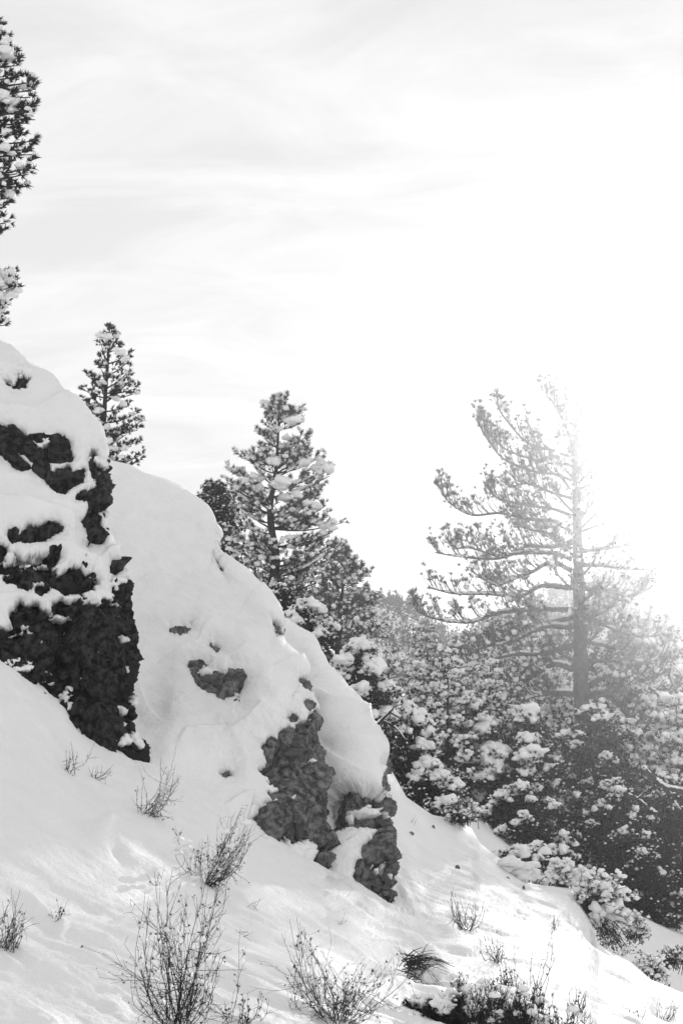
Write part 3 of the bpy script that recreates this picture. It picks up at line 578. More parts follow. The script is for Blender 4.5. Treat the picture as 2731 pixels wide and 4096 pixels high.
# rounded evergreen shrub or small tree made of clumps: dark sprays under caps of snow
def clump_bush(H, R, n_cl, cl_r, tuft, seed_h=0.25, snow=0.9, cap=1.0, dens=34, frost=0.15, shape=1.0, fill=0.5):
    pl = Plant(); base = np.zeros(3); cents = []
    stems = [np.array([rng.uniform(-.1, .1) * R, rng.uniform(-.1, .1) * R, 0]) for _ in range(3)]
    for s_ in stems: tube(pl.trunk, catmull([s_, s_ + np.array([rng.uniform(-.2, .2) * R, rng.uniform(-.2, .2) * R, H * .45]), np.array([rng.uniform(-.3, .3) * R, rng.uniform(-.3, .3) * R, H * .8])], 10), .035 + .02 * H, .012, 6, .1)
    for k in range(n_cl):
        zt = rng.uniform(0.0, 1) ** .85; rr = R * (math.sin(math.pi * min(1, .22 + .78 * zt ** shape)) ** .6) * (1.0 if zt < .9 else .7)
        a = rng.uniform(0, 6.283); rad = rr * math.sqrt(rng.uniform(.35, 1.0)); c = np.array([math.cos(a) * rad, math.sin(a) * rad, H * (.10 + .84 * zt)]); r_ = cl_r * rng.uniform(.7, 1.3)
        cents.append((c, r_))
        st = np.array([c[0] * .15, c[1] * .15, max(.1, c[2] - .35 * rad - .2)]); mid = (st + c) / 2 - UP * .05
        tube(pl.wood, catmull([st, mid, c], 6), .018, .006, 4)
        m = int(dens * (r_ / cl_r) ** 2); d = rng.normal(size=(m, 3)); d[:, 2] = d[:, 2] * .8 + .1; d /= np.linalg.norm(d, axis=1, keepdims=True)
        outd = unit(np.array([c[0], c[1], 0]) + 1e-6)
        for q in d:
            p = c + q * r_ * np.array([1, 1, .62]) * rng.uniform(.45, 1.0); pl.tuft(p, unit(q + outd * .5 + UP * .15), tuft * rng.uniform(.7, 1.2))
            if rng.uniform() < frost: blob(pl.snow, p + UP * tuft * .5 + q * tuft * .4, tuft * .42, tuft * .35, tuft * .3, 1, .3)
        if rng.uniform() < snow * (.6 + .6 * zt):
            blob(pl.snow, c + np.array([0, 0, r_ * .42]), r_ * .60 * cap * rng.uniform(.75, 1.3), r_ * .55 * cap, r_ * .46 * cap, 3, .6, .7)
            for _ in range(rng.integers(2, 5)):
                o = rng.uniform(-1, 1, 2); s_ = r_ * rng.uniform(.22, .42) * cap
                blob(pl.snow, c + np.array([o[0] * r_ * .7, o[1] * r_ * .7, r_ * (.52 - .30 * (o ** 2).sum())]), s_ * 1.1, s_, s_ * .9, 2, .45, .75)
    for _ in range(int(n_cl * dens * fill)):
        zt = rng.uniform(0, .92); rr = R * (math.sin(math.pi * min(1, .22 + .78 * zt ** shape)) ** .6) * .92; a = rng.uniform(0, 6.283); rad = rr * math.sqrt(rng.uniform(0, 1)); c = np.array([math.cos(a) * rad, math.sin(a) * rad, H * (.02 + .9 * zt)])
        pl.tuft(c, rng.normal(size=3) + np.array([c[0], c[1], 0]) / R, tuft * rng.uniform(.8, 1.4))
    return pl
def conifer(H, R, nwh, tuft, protos, snow=.5, snow_r=.06, crown0=.12, per=5, twig=.4, up=.4, r_base=.12, ntw=9, along=.07, lean=0.0, irregular=.3, bare=0):
    pl = Plant(); tr = catmull([np.array([0, 0, 0.]), np.array([lean * .3 + rng.uniform(-.04, .04) * H, rng.uniform(-.03, .03) * H, H * .5]), np.array([lean, 0, H])], 40)
    tube(pl.trunk, tr, r_base, .012, 8, .08)
    for k in range(nwh):
        t = crown0 + (1 - crown0) * (k + rng.uniform(0, .8)) / nwh; prof = (1 - t) ** .75 * (1 if t > crown0 + .12 else .8) + .05; a0 = rng.uniform(0, 6.28)
        for j in range(per):
            if rng.uniform() < irregular * .35: continue
            a = a0 + j * 6.283 / per + rng.uniform(-.4, .4); ln = R * prof * rng.uniform(1 - irregular, 1 + irregular * .4); rt = pick_trunk(tr, t * H)
            o = np.array([math.cos(a), math.sin(a), 0]); tip = rt + o * ln + UP * ln * rng.uniform(.0, .35); mid = rt + o * ln * .5 + UP * ln * rng.uniform(-.08, .08)
            r0 = .010 + .014 * ln
            c = grow_limb(pl, [rt, mid, tip], r0, .006, twig * (.5 + .5 * min(1, ln)), int(ntw * (.4 + .5 * ln)), tuft, 1.0, up, snow, snow_r, .25, along, bare=bare)
            snow_line(pl.snow, c, .02 + r0 * .7, 1.0, .25, .95, .7)
            for _ in range(2):
                q_ = c[rng.integers(len(c) // 2, len(c))]; s_ = rng.uniform(.06, .14) * (.5 + .5 * min(1, ln)); blob(pl.snow, q_ + UP * .05, s_ * 1.5, s_, s_ * .7, 2, .5, .6, a)
    return pl
# ------------------------------------------------------------------ trees
sc4 = lambda l: [(700 + x * .574, 1500 + y * .574) for x, y in l]
sc6 = lambda l: [(1500 + x * .785, 1450 + y * .785) for x, y in l]
# the big open pine on the right, limb by limb
D4 = 39.0
def big_pine():
    base_px = (2326, 3180)
    tr = catmull([P(x, y, D4) for x, y in [(2306, 1548), (2303, 1640), (2298, 1780), (2300, 1900), (2304, 2000), (2308, 2150), (2312, 2300), (2316, 2450), (2320, 2600), (2324, 2760), base_px]], 80)
    root = thing('pine_tree', 'tall sparse long-needled pine standing alone in the sun glare', 'tree', tuple(tr[-1]))
    mb = MB(); r = np.interp(np.linspace(0, 1, 80), [0, .1, .3, .6, 1], [.018, .042, .10, .15, .23])
    # tapered trunk with rough bark
    for i in range(0, 79): pass
    v = tr; tgr = MB()
    an = np.arange(12) / 12 * 2 * math.pi; ring = np.stack([np.cos(an), np.sin(an), an * 0], -1)
    vv = v[:, None] + ring[None] * (r[:, None] * (1 + .10 * rng.uniform(-1, 1, (80, 12))))[..., None]
    i_ = np.arange(80 * 12).reshape(80, 12); j_ = np.roll(i_, -1, 1); mb.add(vv, None, np.stack([i_[:-1], i_[1:], j_[1:], j_[:-1]], -1).reshape(-1, 4))
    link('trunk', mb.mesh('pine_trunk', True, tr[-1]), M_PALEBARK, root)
    left = [[(1005, 420), (960, 330), (900, 200), (870, 180)], [(990, 480), (900, 440), (780, 400), (660, 290), (615, 210)], [(990, 520), (850, 490), (700, 440), (600, 390), (545, 300)], [(990, 640), (920, 580), (800, 530), (650, 460), (560, 390), (530, 330)],
            [(1000, 690), (900, 680), (780, 640), (690, 620)], [(1000, 780), (900, 750), (780, 730), (640, 700), (560, 640)], [(1000, 860), (900, 810), (780, 795), (620, 795), (500, 770), (380, 700), (335, 640)], [(1000, 910), (900, 920), (780, 950), (650, 980), (500, 960), (400, 930)],
            [(1000, 1000), (880, 990), (720, 960), (600, 990), (430, 1010), (310, 960)], [(1000, 1060), (900, 1040), (800, 1080), (680, 1090), (600, 1130), (480, 1060)], [(1000, 1150), (850, 1140), (720, 1180), (580, 1200), (400, 1200), (260, 1140)], [(1005, 1260), (850, 1250), (650, 1280), (480, 1320), (300, 1310), (200, 1270)],
            [(1005, 1300), (880, 1320), (720, 1390), (600, 1440), (470, 1470)], [(1005, 1350), (860, 1350), (700, 1400), (560, 1480)], [(1010, 1440), (850, 1480), (700, 1500), (500, 1540), (350, 1550)], [(1015, 1560), (900, 1565), (780, 1600), (640, 1640)], [(1020, 1690), (920, 1670), (800, 1700), (740, 1720)],
            [(1000, 600), (930, 560), (860, 500), (760, 250)], [(1000, 950), (900, 880), (800, 850), (700, 830)]]
    right = [[(1020, 300), (1060, 200), (1075, 110)], [(1020, 420), (1100, 400), (1180, 340)], [(1030, 330), (1090, 280), (1170, 230)], [(1030, 510), (1100, 480), (1160, 440)], [(1030, 610), (1100, 570), (1170, 520)], [(1040, 800), (1090, 750), (1140, 690), (1150, 600)], [(1050, 860), (1150, 830), (1250, 820)],
             [(1050, 960), (1150, 930), (1280, 935), (1400, 940)], [(1060, 1030), (1180, 1020), (1320, 1050), (1500, 1040)], [(1060, 1150), (1180, 1140), (1300, 1180), (1420, 1160)], [(1060, 1300), (1120, 1330), (1300, 1380), (1450, 1420)], [(1070, 1420), (1200, 1440), (1350, 1500), (1500, 1480)], [(1090, 1520), (1150, 1480), (1250, 1540), (1350, 1600), (1500, 1600)],
             [(1090, 1650), (1200, 1610), (1330, 1630), (1480, 1700), (1600, 1760)], [(1090, 1700), (1180, 1690), (1290, 1780), (1400, 1840), (1600, 1900)], [(1080, 1690), (1160, 1670), (1230, 1720), (1300, 1830)], [(1045, 250), (1040, 170), (1020, 100)], [(1010, 300), (985, 220), (965, 150)]]
    k = 0
    for grp, sg in ((left, -1), (right, 1)):
        for L_ in grp:
            pts = [(x + rng.normal() * 5, y + rng.normal() * 11) if 0 < i < len(L_) else (x, y) for i, (x, y) in enumerate(sc6(L_))]; n = len(pts); off_y = rng.uniform(-1, 1) * 1.1; lw = abs(pts[-1][0] - pts[0][0]) / 600.0
            W = [P(x, y, D4 + off_y * lw * (i / (n - 1)) ** 1.2) for i, (x, y) in enumerate(pts)]
            low = sstep(1150, 1500, np.array(L_[0][1])); thick = .035 + .055 * float(sstep(100, 1600, np.array(L_[0][1])))
            if L_[0][1] > 1540: thick *= 1.15
            pl = Plant(); small = n <= 3
            c = grow_limb(pl, W, thick * (.7 if small else 1), .017, (.95 if L_[0][1] > 620 else .75) if not small else .5, (11 + 5 * n if L_[0][1] > 620 else 7 + 3 * n) if not small else 7, .16, 1.0, 1.15, .06 + .22 * float(low), .06, .25, .5, sub2=3, bare=.30 - .15 * float(low) + (.35 if L_[0][1] < 340 else 0))
            if L_[0][1] > 850: snow_line(pl.snow, c, thick * .75, 1.0, .05, .9, .85)
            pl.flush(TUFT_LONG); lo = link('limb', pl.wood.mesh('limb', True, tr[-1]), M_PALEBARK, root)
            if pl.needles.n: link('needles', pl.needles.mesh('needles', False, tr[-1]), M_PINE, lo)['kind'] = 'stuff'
            if pl.snow.n: link('snow_load', pl.snow.mesh('snow_load', True, tr[-1]), M_SNOWT, lo)['kind'] = 'stuff'
    # shorter limbs towards and away from the viewer
    for t in np.linspace(.18, .92, 20):
        i = int(t * 79); p = tr[i]; a = rng.choice([1, -1]) * rng.uniform(1.0, 2.1); ln = rng.uniform(.6, 1.0) * (0.8 + 2.0 * t); o = np.array([math.cos(a), math.sin(a), .05]); pl = Plant()
        W = [p, p + o * ln * .5 + UP * .1, p + o * ln + UP * ln * .2]
        c = grow_limb(pl, W, .05, .017, .8, 13, .17, 1.0, 1.0, .15, .06, .3, .4, sub2=3, bare=.2); pl.flush(TUFT_LONG); lo = link('limb', pl.wood.mesh('limb', True, tr[-1]), M_PALEBARK, root)
        link('needles', pl.needles.mesh('needles', False, tr[-1]), M_PINE, lo)['kind'] = 'stuff'
        if pl.snow.n: link('snow_load', pl.snow.mesh('snow_load', True, tr[-1]), M_SNOWT, lo)['kind'] = 'stuff'
    return root
big_pine()

# snow-laden pine behind the middle crest
T3_tips = sc4([(730, 190), (700, 200), (765, 200), (655, 240), (790, 260), (870, 265), (640, 320), (870, 340), (585, 395), (925, 420), (915, 470), (600, 510), (910, 530), (565, 575), (930, 570), (455, 575), (540, 610), (385, 670), (355, 745), (1020, 570), (1085, 640), (1075, 705), (1030, 780), (1000, 830), (1035, 925), (430, 860), (470, 920), (1060, 990), (1150, 1035), (1100, 1095), (1060, 1130), (960, 880),
               (430, 930), (400, 1010), (360, 1110), (330, 1200), (500, 1230), (560, 1150), (1000, 1180), (1080, 1230), (980, 1300), (900, 1400), (430, 1290), (520, 1370), (860, 1280), (950, 1000), (480, 800), (420, 800), (1000, 1350), (1060, 1420), (950, 1500), (850, 1560), (1090, 1300), (1120, 1380), (780, 1640), (900, 1640), (1020, 1560), (560, 1440), (1100, 1200)])
T3_big = [(sc4([(a, b)])[0] + (c * .574, e * .574)) for a, b, c, e in [(830, 320, 70, 70), (790, 430, 90, 45), (690, 590, 60, 80), (910, 610, 230, 75), (1040, 650, 100, 80), (1020, 590, 50, 50), (730, 710, 60, 40), (740, 770, 60, 90), (560, 710, 60, 50), (450, 740, 90, 40), (440, 800, 70, 40), (600, 770, 90, 40), (540, 790, 80, 40), (760, 860, 70, 60), (860, 840, 80, 60), (940, 905, 100, 60), (790, 940, 70, 40), (800, 1010, 80, 50), (950, 1030, 170, 60), (1060, 1060, 90, 70), (1030, 1110, 70, 50), (1100, 1030, 60, 40), (780, 1140, 70, 50), (600, 1185, 190, 45), (520, 1210, 80, 35), (830, 1130, 50, 30), (800, 1190, 60, 40), (600, 1275, 60, 55), (695, 1270, 40, 40), (560, 1440, 40, 45), (680, 380, 60, 40), (880, 540, 60, 30), (720, 380, 50, 30), (400, 1140, 80, 45), (410, 1210, 70, 30)]]
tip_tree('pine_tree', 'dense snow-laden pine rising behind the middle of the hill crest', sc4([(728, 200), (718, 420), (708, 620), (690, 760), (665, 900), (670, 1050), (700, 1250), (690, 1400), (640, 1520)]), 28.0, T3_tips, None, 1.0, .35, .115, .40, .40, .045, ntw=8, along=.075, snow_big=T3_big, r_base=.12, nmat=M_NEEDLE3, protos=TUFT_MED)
# slender pine behind the left outcrop
T2_tips = [(x * .574, 1250 + y * .574) for x, y in [(768, 110), (745, 140), (715, 190), (810, 185), (835, 230), (725, 300), (905, 290), (900, 340), (690, 370), (910, 400), (600, 435), (915, 460), (595, 545), (950, 530), (930, 570), (565, 605), (600, 640), (905, 640), (640, 690), (960, 700), (995, 750), (960, 820), (900, 790), (880, 850), (760, 900), (975, 900), (920, 930), (990, 990), (970, 1035), (930, 1060), (850, 1040), (780, 1000), (740, 830), (850, 960), (660, 500), (860, 500), (640, 580), (670, 470), (800, 880), (820, 700)]]
T2_big = [(x * .574, 1250 + y * .574, a * .574, b * .574) for x, y, a, b in [(745, 180, 35, 50), (840, 275, 60, 50), (885, 325, 35, 40), (740, 430, 95, 50), (715, 490, 35, 35), (800, 595, 50, 40), (690, 690, 40, 50), (705, 760, 60, 45), (970, 735, 60, 55), (770, 905, 45, 50), (800, 945, 60, 45), (665, 545, 40, 25), (740, 800, 40, 40), (860, 1010, 40, 30), (870, 1060, 40, 25)]]
tip_tree('pine_tree', 'slender dark pine standing behind the left rock outcrop', [(x * .574, 1250 + y * .574) for x, y in [(765, 115), (755, 300), (740, 520), (725, 760), (715, 900), (710, 1080)]], 25.0, T2_tips, None, 2.2, .25, .08, .27, .04, .05, snow_big=T2_big, r_base=.07, ntw=7, along=.075)
# dark pine at the left edge, trunk outside the frame
s1 = 1 / 1.8667
T1_tips = [(x * s1, 80 + y * s1) for x, y in [(30, 80), (60, 150), (75, 205), (145, 270), (150, 300), (130, 340), (140, 430), (265, 460), (270, 515), (240, 530), (230, 580), (275, 640), (275, 665), (220, 690), (265, 745), (215, 770), (130, 800), (165, 830), (210, 850), (255, 905), (260, 960), (240, 1005), (100, 960), (120, 1050), (250, 1105), (215, 1150), (210, 1245), (150, 1275), (70, 1330), (75, 1380), (50, 1400), (45, 1520), (10, 1600), (100, 560), (110, 480), (60, 420), (40, 540), (120, 620), (60, 650), (140, 690), (30, 700), (60, 1100), (130, 1150), (60, 1200), (20, 1000), (90, 1330), (-60, 60), (-80, 200), (-30, 320), (0, 620), (-40, 800), (-30, 1250), (30, 1290)]]
T1_big = [(x * s1, 80 + y * s1, a * s1, b * s1) for x, y, a, b in [(20, 85, 50, 50), (40, 150, 50, 55), (45, 195, 40, 50), (90, 265, 110, 75), (15, 320, 50, 50), (210, 470, 120, 55), (25, 580, 90, 90), (45, 635, 60, 60), (110, 665, 80, 50), (100, 610, 40, 70), (215, 690, 40, 35), (70, 990, 50, 60), (170, 1105, 50, 50), (10, 1180, 30, 40), (40, 1250, 40, 30)]]
tip_tree('pine_tree', 'dark snow-dotted pine entering at the upper left edge of the frame', [(-330, -150), (-330, 200), (-335, 600), (-340, 900), (-340, 1150)], 17.0, T1_tips, None, 1.5, .15, .085, .26, .02, .05, snow_big=T1_big, r_base=.13, ntw=7, along=.05, rise=-.02)
T1b_tips = [(x * s1, 80 + y * s1) for x, y in [(110, 1890), (90, 1940), (95, 1990), (125, 2025), (110, 2060), (60, 2110), (40, 2140), (30, 2210), (30, 2280), (60, 1970), (20, 1930), (-60, 1900), (-40, 2000), (0, 2050), (-60, 2150), (-20, 2270)]]
T1b_big = [(x * s1, 80 + y * s1, a * s1, b * s1) for x, y, a, b in [(60, 1885, 110, 50), (10, 1960, 60, 80), (40, 2050, 120, 55), (60, 2090, 60, 30), (10, 1900, 50, 40)]]
tip_tree('young_pine', 'small snowy pine at the left edge just above the rock outcrop', [(-130, 1020), (-130, 1150), (-130, 1300)], 19.0, T1b_tips, None, 1.2, .2, .085, .22, .2, .05, snow_big=T1b_big, r_base=.05, ntw=8, along=.04)
# thin pine right of the snow-laden one, and rounded trees behind the crest
T3c_tips = sc4([(1160, 1240), (1130, 1290), (1200, 1260), (1090, 1340), (1240, 1310), (1280, 1360), (1340, 1395), (1050, 1400), (1270, 1430), (1320, 1500), (1370, 1560), (1390, 1600), (1030, 1480), (1060, 1560), (1340, 1620), (1000, 1600), (1280, 1660), (1370, 1690), (1080, 1640), (1420, 1760), (1440, 1830), (1000, 1720), (1050, 1780), (1300, 1760), (1250, 1600), (1100, 1450)])
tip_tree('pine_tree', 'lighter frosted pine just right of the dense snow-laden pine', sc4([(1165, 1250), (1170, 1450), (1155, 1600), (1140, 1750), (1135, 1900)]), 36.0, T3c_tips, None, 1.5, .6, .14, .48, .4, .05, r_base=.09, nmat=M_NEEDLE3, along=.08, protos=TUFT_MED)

def bush_obj(pl, name, label, cat, loc, nmat=M_NEEDLE2, protos=TUFT_BUSH, group=None):
    t = finish(pl, name, label, cat, (0, 0, 0), nmat, group, protos); t.location = loc; return t
def ground_under(px, d, z=None):
    p = P(px, 2746, d); return p[0], p[1]
def place(px, py_top, H, d):
    """location of a plant of height H whose top shows at the pixel"""
    p = P(px, py_top, d); return (p[0], p[1], p[2] - H)
def sized(py_top, py_bot, d): return (py_bot - py_top) * d / FPX

# snow-capped junipers and pinyons, each by its top and foot in the photograph: (x, top, foot, half width, depth)
J = [
 ('juniper_shrub', 'rounded frosted evergreen at the hill crest left of the snow-laden pine', 860, 1925, 2330, 110, 31, dict(n_cl=60, cl_r=.22, tuft=.08, cap=.30, dens=40, frost=.2)),
 ('juniper_shrub', 'snow-flecked evergreen directly below the snow-laden pine', 1120, 2330, 2700, 120, 26, dict(n_cl=45, cl_r=.2, tuft=.08, cap=.6, dens=40, snow=.7)),
 ('juniper_shrub', 'low snowy evergreen between the hill crest and the frosted pine', 1230, 2410, 2750, 130, 24, dict(n_cl=34, cl_r=.20, tuft=.075, cap=.95, dens=36)),
 ('juniper_shrub', 'evergreen heaped with rounded snow just right of the pillar crest', 1430, 2570, 3060, 150, 22, dict(n_cl=55, cl_r=.20, tuft=.07, cap=1.05, dens=34)),
 ('juniper_shrub', 'snowy evergreen behind the dead branch, right of the rock pillar', 1620, 2830, 3200, 140, 22.5, dict(n_cl=42, cl_r=.19, tuft=.07, cap=1.0, dens=34)),
 ('juniper_shrub', 'low snow-capped evergreen on the crest of the right slope', 1720, 3060, 3350, 130, 21.5, dict(n_cl=26, cl_r=.18, tuft=.065, cap=1.0, dens=36)),
 ('juniper_tree', 'broad snow-capped juniper in front of the tall sparse pine', 1880, 2770, 3420, 240, 26, dict(n_cl=95, cl_r=.24, tuft=.08, cap=1.0, dens=40, snow=.75)),
 ('juniper_tree', 'snow-capped juniper below the trunk of the tall sparse pine', 2100, 2830, 3480, 190, 25.5, dict(n_cl=80, cl_r=.23, tuft=.08, cap=.95, dens=42, snow=.7)),
 ('juniper_tree', 'dark juniper with snow pads low behind the right slope crest', 2080, 3130, 3640, 240, 24, dict(n_cl=85, cl_r=.20, tuft=.07, cap=.85, dens=44, snow=.65)),
 ('juniper_tree', 'hazy snow-dotted juniper right of the tall pine trunk', 2370, 2790, 3520, 200, 28, dict(n_cl=85, cl_r=.22, tuft=.08, cap=.75, dens=46, snow=.55)),
 ('juniper_tree', 'dark evergreen with drooping snowy boughs at the lower right', 2440, 3090, 3830, 210, 25, dict(n_cl=100, cl_r=.20, tuft=.075, cap=.70, dens=50, snow=.5)),
 ('juniper_tree', 'snow-dotted dark evergreen filling the right edge', 2660, 3060, 3850, 200, 26.5, dict(n_cl=100, cl_r=.19, tuft=.075, cap=.60, dens=52, snow=.5, frost=.2)),
 ('juniper_tree', 'dark tree behind the large drooping snowy brush', 2560, 3380, 3950, 170, 24, dict(n_cl=70, cl_r=.18, tuft=.07, cap=.6, dens=50, snow=.5, frost=.15)),
 ('juniper_shrub', 'low snow-padded shrub behind the overhanging slope lip', 2070, 3390, 3640, 170, 21.5, dict(n_cl=32, cl_r=.16, tuft=.06, cap=.95, dens=40)),
]
for (nm, lb, x_, y0, y1, hw, d, kw) in J:
    if d > 23.4 and x_ > 1800: kw = dict(kw, cl_r=kw['cl_r'] * 1.18, tuft=kw['tuft'] * 1.12); d *= 1.22
    H = sized(y0, y1, d); pl = clump_bush(H, hw * d / FPX, **kw); loc = place(x_, y0, H, d)
    bush_obj(pl, nm, lb, 'shrub' if 'shrub' in nm else 'tree', loc, M_NEEDLE, group='snow-covered evergreens behind the slope')

# frosted forest behind
proto = []
for k in range(3):
    pl = conifer([5.0, 4.4, 5.6][k], [1.5, 1.6, 1.35][k], [12, 10, 14][k], .15, TUFT_SHORT, .5, .075, .05, 6, .5, .35, .10, 10, .085)
    proto.append(pl)
FT = [(0, 1560, 2600, 40, 'frosted pine right of the low valley gap'), (1, 1700, 2480, 44, 'pale frosted pine below the far ridge gap'), (2, 1500, 2680, 34, 'frosted pine behind the snow-heaped evergreen'), (0, 1830, 2540, 47, 'hazy pine behind the left limbs of the tall pine'), (1, 1690, 2660, 33, 'frosted tree behind the dead branch'),
      (2, 1980, 2480, 52, 'hazy pine close behind the tall pine, left side'), (1, 1960, 2650, 37, 'frosted tree behind the broad juniper'), (0, 2150, 2560, 48, 'hazy pine directly behind the tall pine trunk'), (2, 2230, 2690, 42, 'frosted pine just left of the tall pine trunk base'), (1, 2430, 2600, 48, 'glare-washed pine right of the tall pine trunk'),
      (0, 2560, 2680, 42, 'glare-washed pine at right below the far hill'), (2, 2680, 2560, 47, 'faint pine at the right edge in the glare'), (1, 2700, 2800, 33, 'frosted tree at the right edge above the dark evergreen'), (0, 2520, 2880, 31, 'frosted tree behind the broken snag'), (2, 2280, 2930, 30, 'frosted tree between the two right junipers'), (1, 2330, 3150, 27, 'dark frosted tree above the drooping brush'), (0, 1790, 2600, 31, 'frosted pine behind the left end of the broad juniper'), (2, 2600, 3000, 29, 'frosted tree behind the right edge evergreen')]
first = {}
for (k, x_, y0, d, lb) in FT:
    d = max(d, 35) if x_ > 1800 else d
    H = [5.0, 4.4, 5.6][k]; loc = place(x_, y0, H * 1.0, d); s_ = float(np.clip((loc[2] + H - hval(np.array(loc[0]), np.array(loc[1]))) / H, .6, 1.5)); loc = (loc[0], loc[1], loc[2] + H - H * s_)
    if k not in first:
        t = bush_obj(proto[k], 'pine_tree', lb, 'tree', loc, M_NEEDLE, TUFT_SHORT, 'frosted forest trees'); t.scale = (s_,) * 3; first[k] = t
    else: copy_tree(first[k], loc, rng.uniform(0, 6.28), s_, lb)
# ------------------------------------------------------------------ far hills and the misty air imitating lens glare
def hill(name, prof, d0, depth, label, seed):
    """ridge whose crest passes through the given pixels at depth d0"""
    a = np.array(prof, float); n = 160; X_ = np.linspace(a[0, 0], a[-1, 0], n); Y_ = np.interp(X_, a[:, 0], a[:, 1]); cr = P(X_, Y_, d0)
    rows = []; m = 50
    for t in np.linspace(-1, 1, m):
        s_ = t; y_ = cr[:, 1] + s_ * depth; k_ = 1 - abs(s_) ** 1.3; z = (CAMZ - 4.5) + (cr[:, 2] - CAMZ + 4.5) * k_
        rows.append(np.stack([cr[:, 0] * (1 + .0 * s_), y_, z], -1))
    G_ = np.stack(rows); G_[..., 2] += .4 * fbm(G_ * .16, 3, seed) * (1 - np.abs(np.linspace(-1, 1, m))[:, None] ** 8)
    tag(link(name, mesh_from(name, G_.reshape(-1, 3), None, grid_quads(*G_.shape[:2])), M_SNOW), label, kind='structure'); return G_
H1 = hill('hill', [(-600, 2560), (800, 2430), (1300, 2385), (1480, 2392), (1600, 2425), (1680, 2475), (1800, 2570), (2000, 2700), (2300, 2780)], 100, 32, 'far wooded hill in the valley gap', 5)
H2 = hill('hill', [(1500, 2800), (1850, 2600), (2100, 2440), (2300, 2350), (2450, 2315), (2600, 2290), (2731, 2280), (3000, 2250), (3600, 2300)], 90, 28, 'far wooded hill under the sun at right', 6)
def far_trees(G_, nm, n, lo, hi, label, seed):
    mb = MB(); r = np.random.default_rng(seed); m, c = G_.shape[:2]
    for _ in range(n):
        i = int(r.uniform(.02, .56) * m); j = int(r.uniform(lo, hi) * (c - 1)); p = G_[i, j] + r.normal(size=3) * np.array([.8, .8, 0]); h = r.uniform(.4, .9); w_ = h * r.uniform(.25, .4)
        k = 6; pts = r.normal(size=(14, 3)) * np.array([w_ * .55, w_ * .55, h * .26]) + np.array([0, 0, h * .5]); pts[:, :2] *= (1.15 - pts[:, 2:3] / h).clip(.2, 1.2)
        v = np.concatenate([pts + r.normal(size=(14, 3)) * .11 * h, pts + r.normal(size=(14, 3)) * .11 * h, pts + r.normal(size=(14, 3)) * .11 * h]) + p
        mb.add(v, np.stack([np.arange(14), np.arange(14) + 14, np.arange(14) + 28], -1))
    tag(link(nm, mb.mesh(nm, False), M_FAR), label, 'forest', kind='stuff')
far_trees(H1, 'far_forest', 7000, .35, 1.0, 'sparse dark forest covering the far hill in the valley gap', 1)
far_trees(H2, 'far_forest', 7000, .05, .85, 'forest covering the far hill under the sun at right', 2)
pt = None
for k, (x_, y0, y1) in enumerate([(1555, 2392, 2425), (1587, 2383, 2425), (1603, 2400, 2430), (1632, 2398, 2435), (1645, 2400, 2440), (1520, 2385, 2405), (1662, 2425, 2455)]):
    d = 100; h = (y1 - y0) * d / FPX * 1.15
    if pt is None:
        pl = Plant(); tube(pl.trunk, catmull([np.zeros(3), np.array([0, 0, 1.0])], 6), .03, .01, 5)
        for _ in range(60):
            z = rng.uniform(.35, 1.0); a = rng.uniform(0, 6.28); rr = .22 * (1.15 - z) * rng.uniform(.3, 1) + .02; pl.tuft(np.array([math.cos(a) * rr, math.sin(a) * rr, z]), np.array([math.cos(a), math.sin(a), .6]), .13)
        pt = bush_obj(pl, 'far_pine', 'tiny pine silhouette on the far ridge, ', 'tree', (0, 0, 0), M_FAR, TUFT_BUSH, 'tiny pines on the far ridge'); o = pt
    else: o = copy_tree(pt, (0, 0, 0), rng.uniform(0, 6))
    p = P(x_, y1 + 6, d); o.location = tuple(p); o.scale = (h,) * 3
    o['label'] = 'tiny pine silhouette on the far ridge, ' + ['leftmost of the close trio', 'tallest of them', 'right beside the tallest', 'left one of the pair further right', 'right one of the pair further right', 'leftmost of all', 'lowest at the right end'][k]
hz = bpy.data.materials.new('glare_haze'); hz.use_nodes = True; ht = hz.node_tree; ht.nodes.clear()
ho = nd(ht, 'ShaderNodeOutputMaterial'); hv = nd(ht, 'ShaderNodeVolumePrincipled'); hv.inputs['Color'].default_value = (.98, .98, .98, 1); hv.inputs['Density'].default_value = 0.0021; hv.inputs['Anisotropy'].default_value = 0.93  # forward-scattering air, added to imitate the lens glare towards the sun
ht.links.new(hv.outputs[0], ho.inputs['Volume'])
import itertools
vb = np.array([(x_, y_, z_) for z_ in (-7.5, 11.6) for y_ in (-30, 4050) for x_ in (-2550, 2550)], float)
tag(link('glare_haze', mesh_from('glare_haze', vb, None, [(0, 2, 3, 1), (4, 5, 7, 6), (0, 1, 5, 4), (1, 3, 7, 5), (3, 2, 6, 7), (2, 0, 4, 6)], False), hz), 'thin misty air volume added to imitate lens glare around the sun', 'glare_haze', kind='stuff')
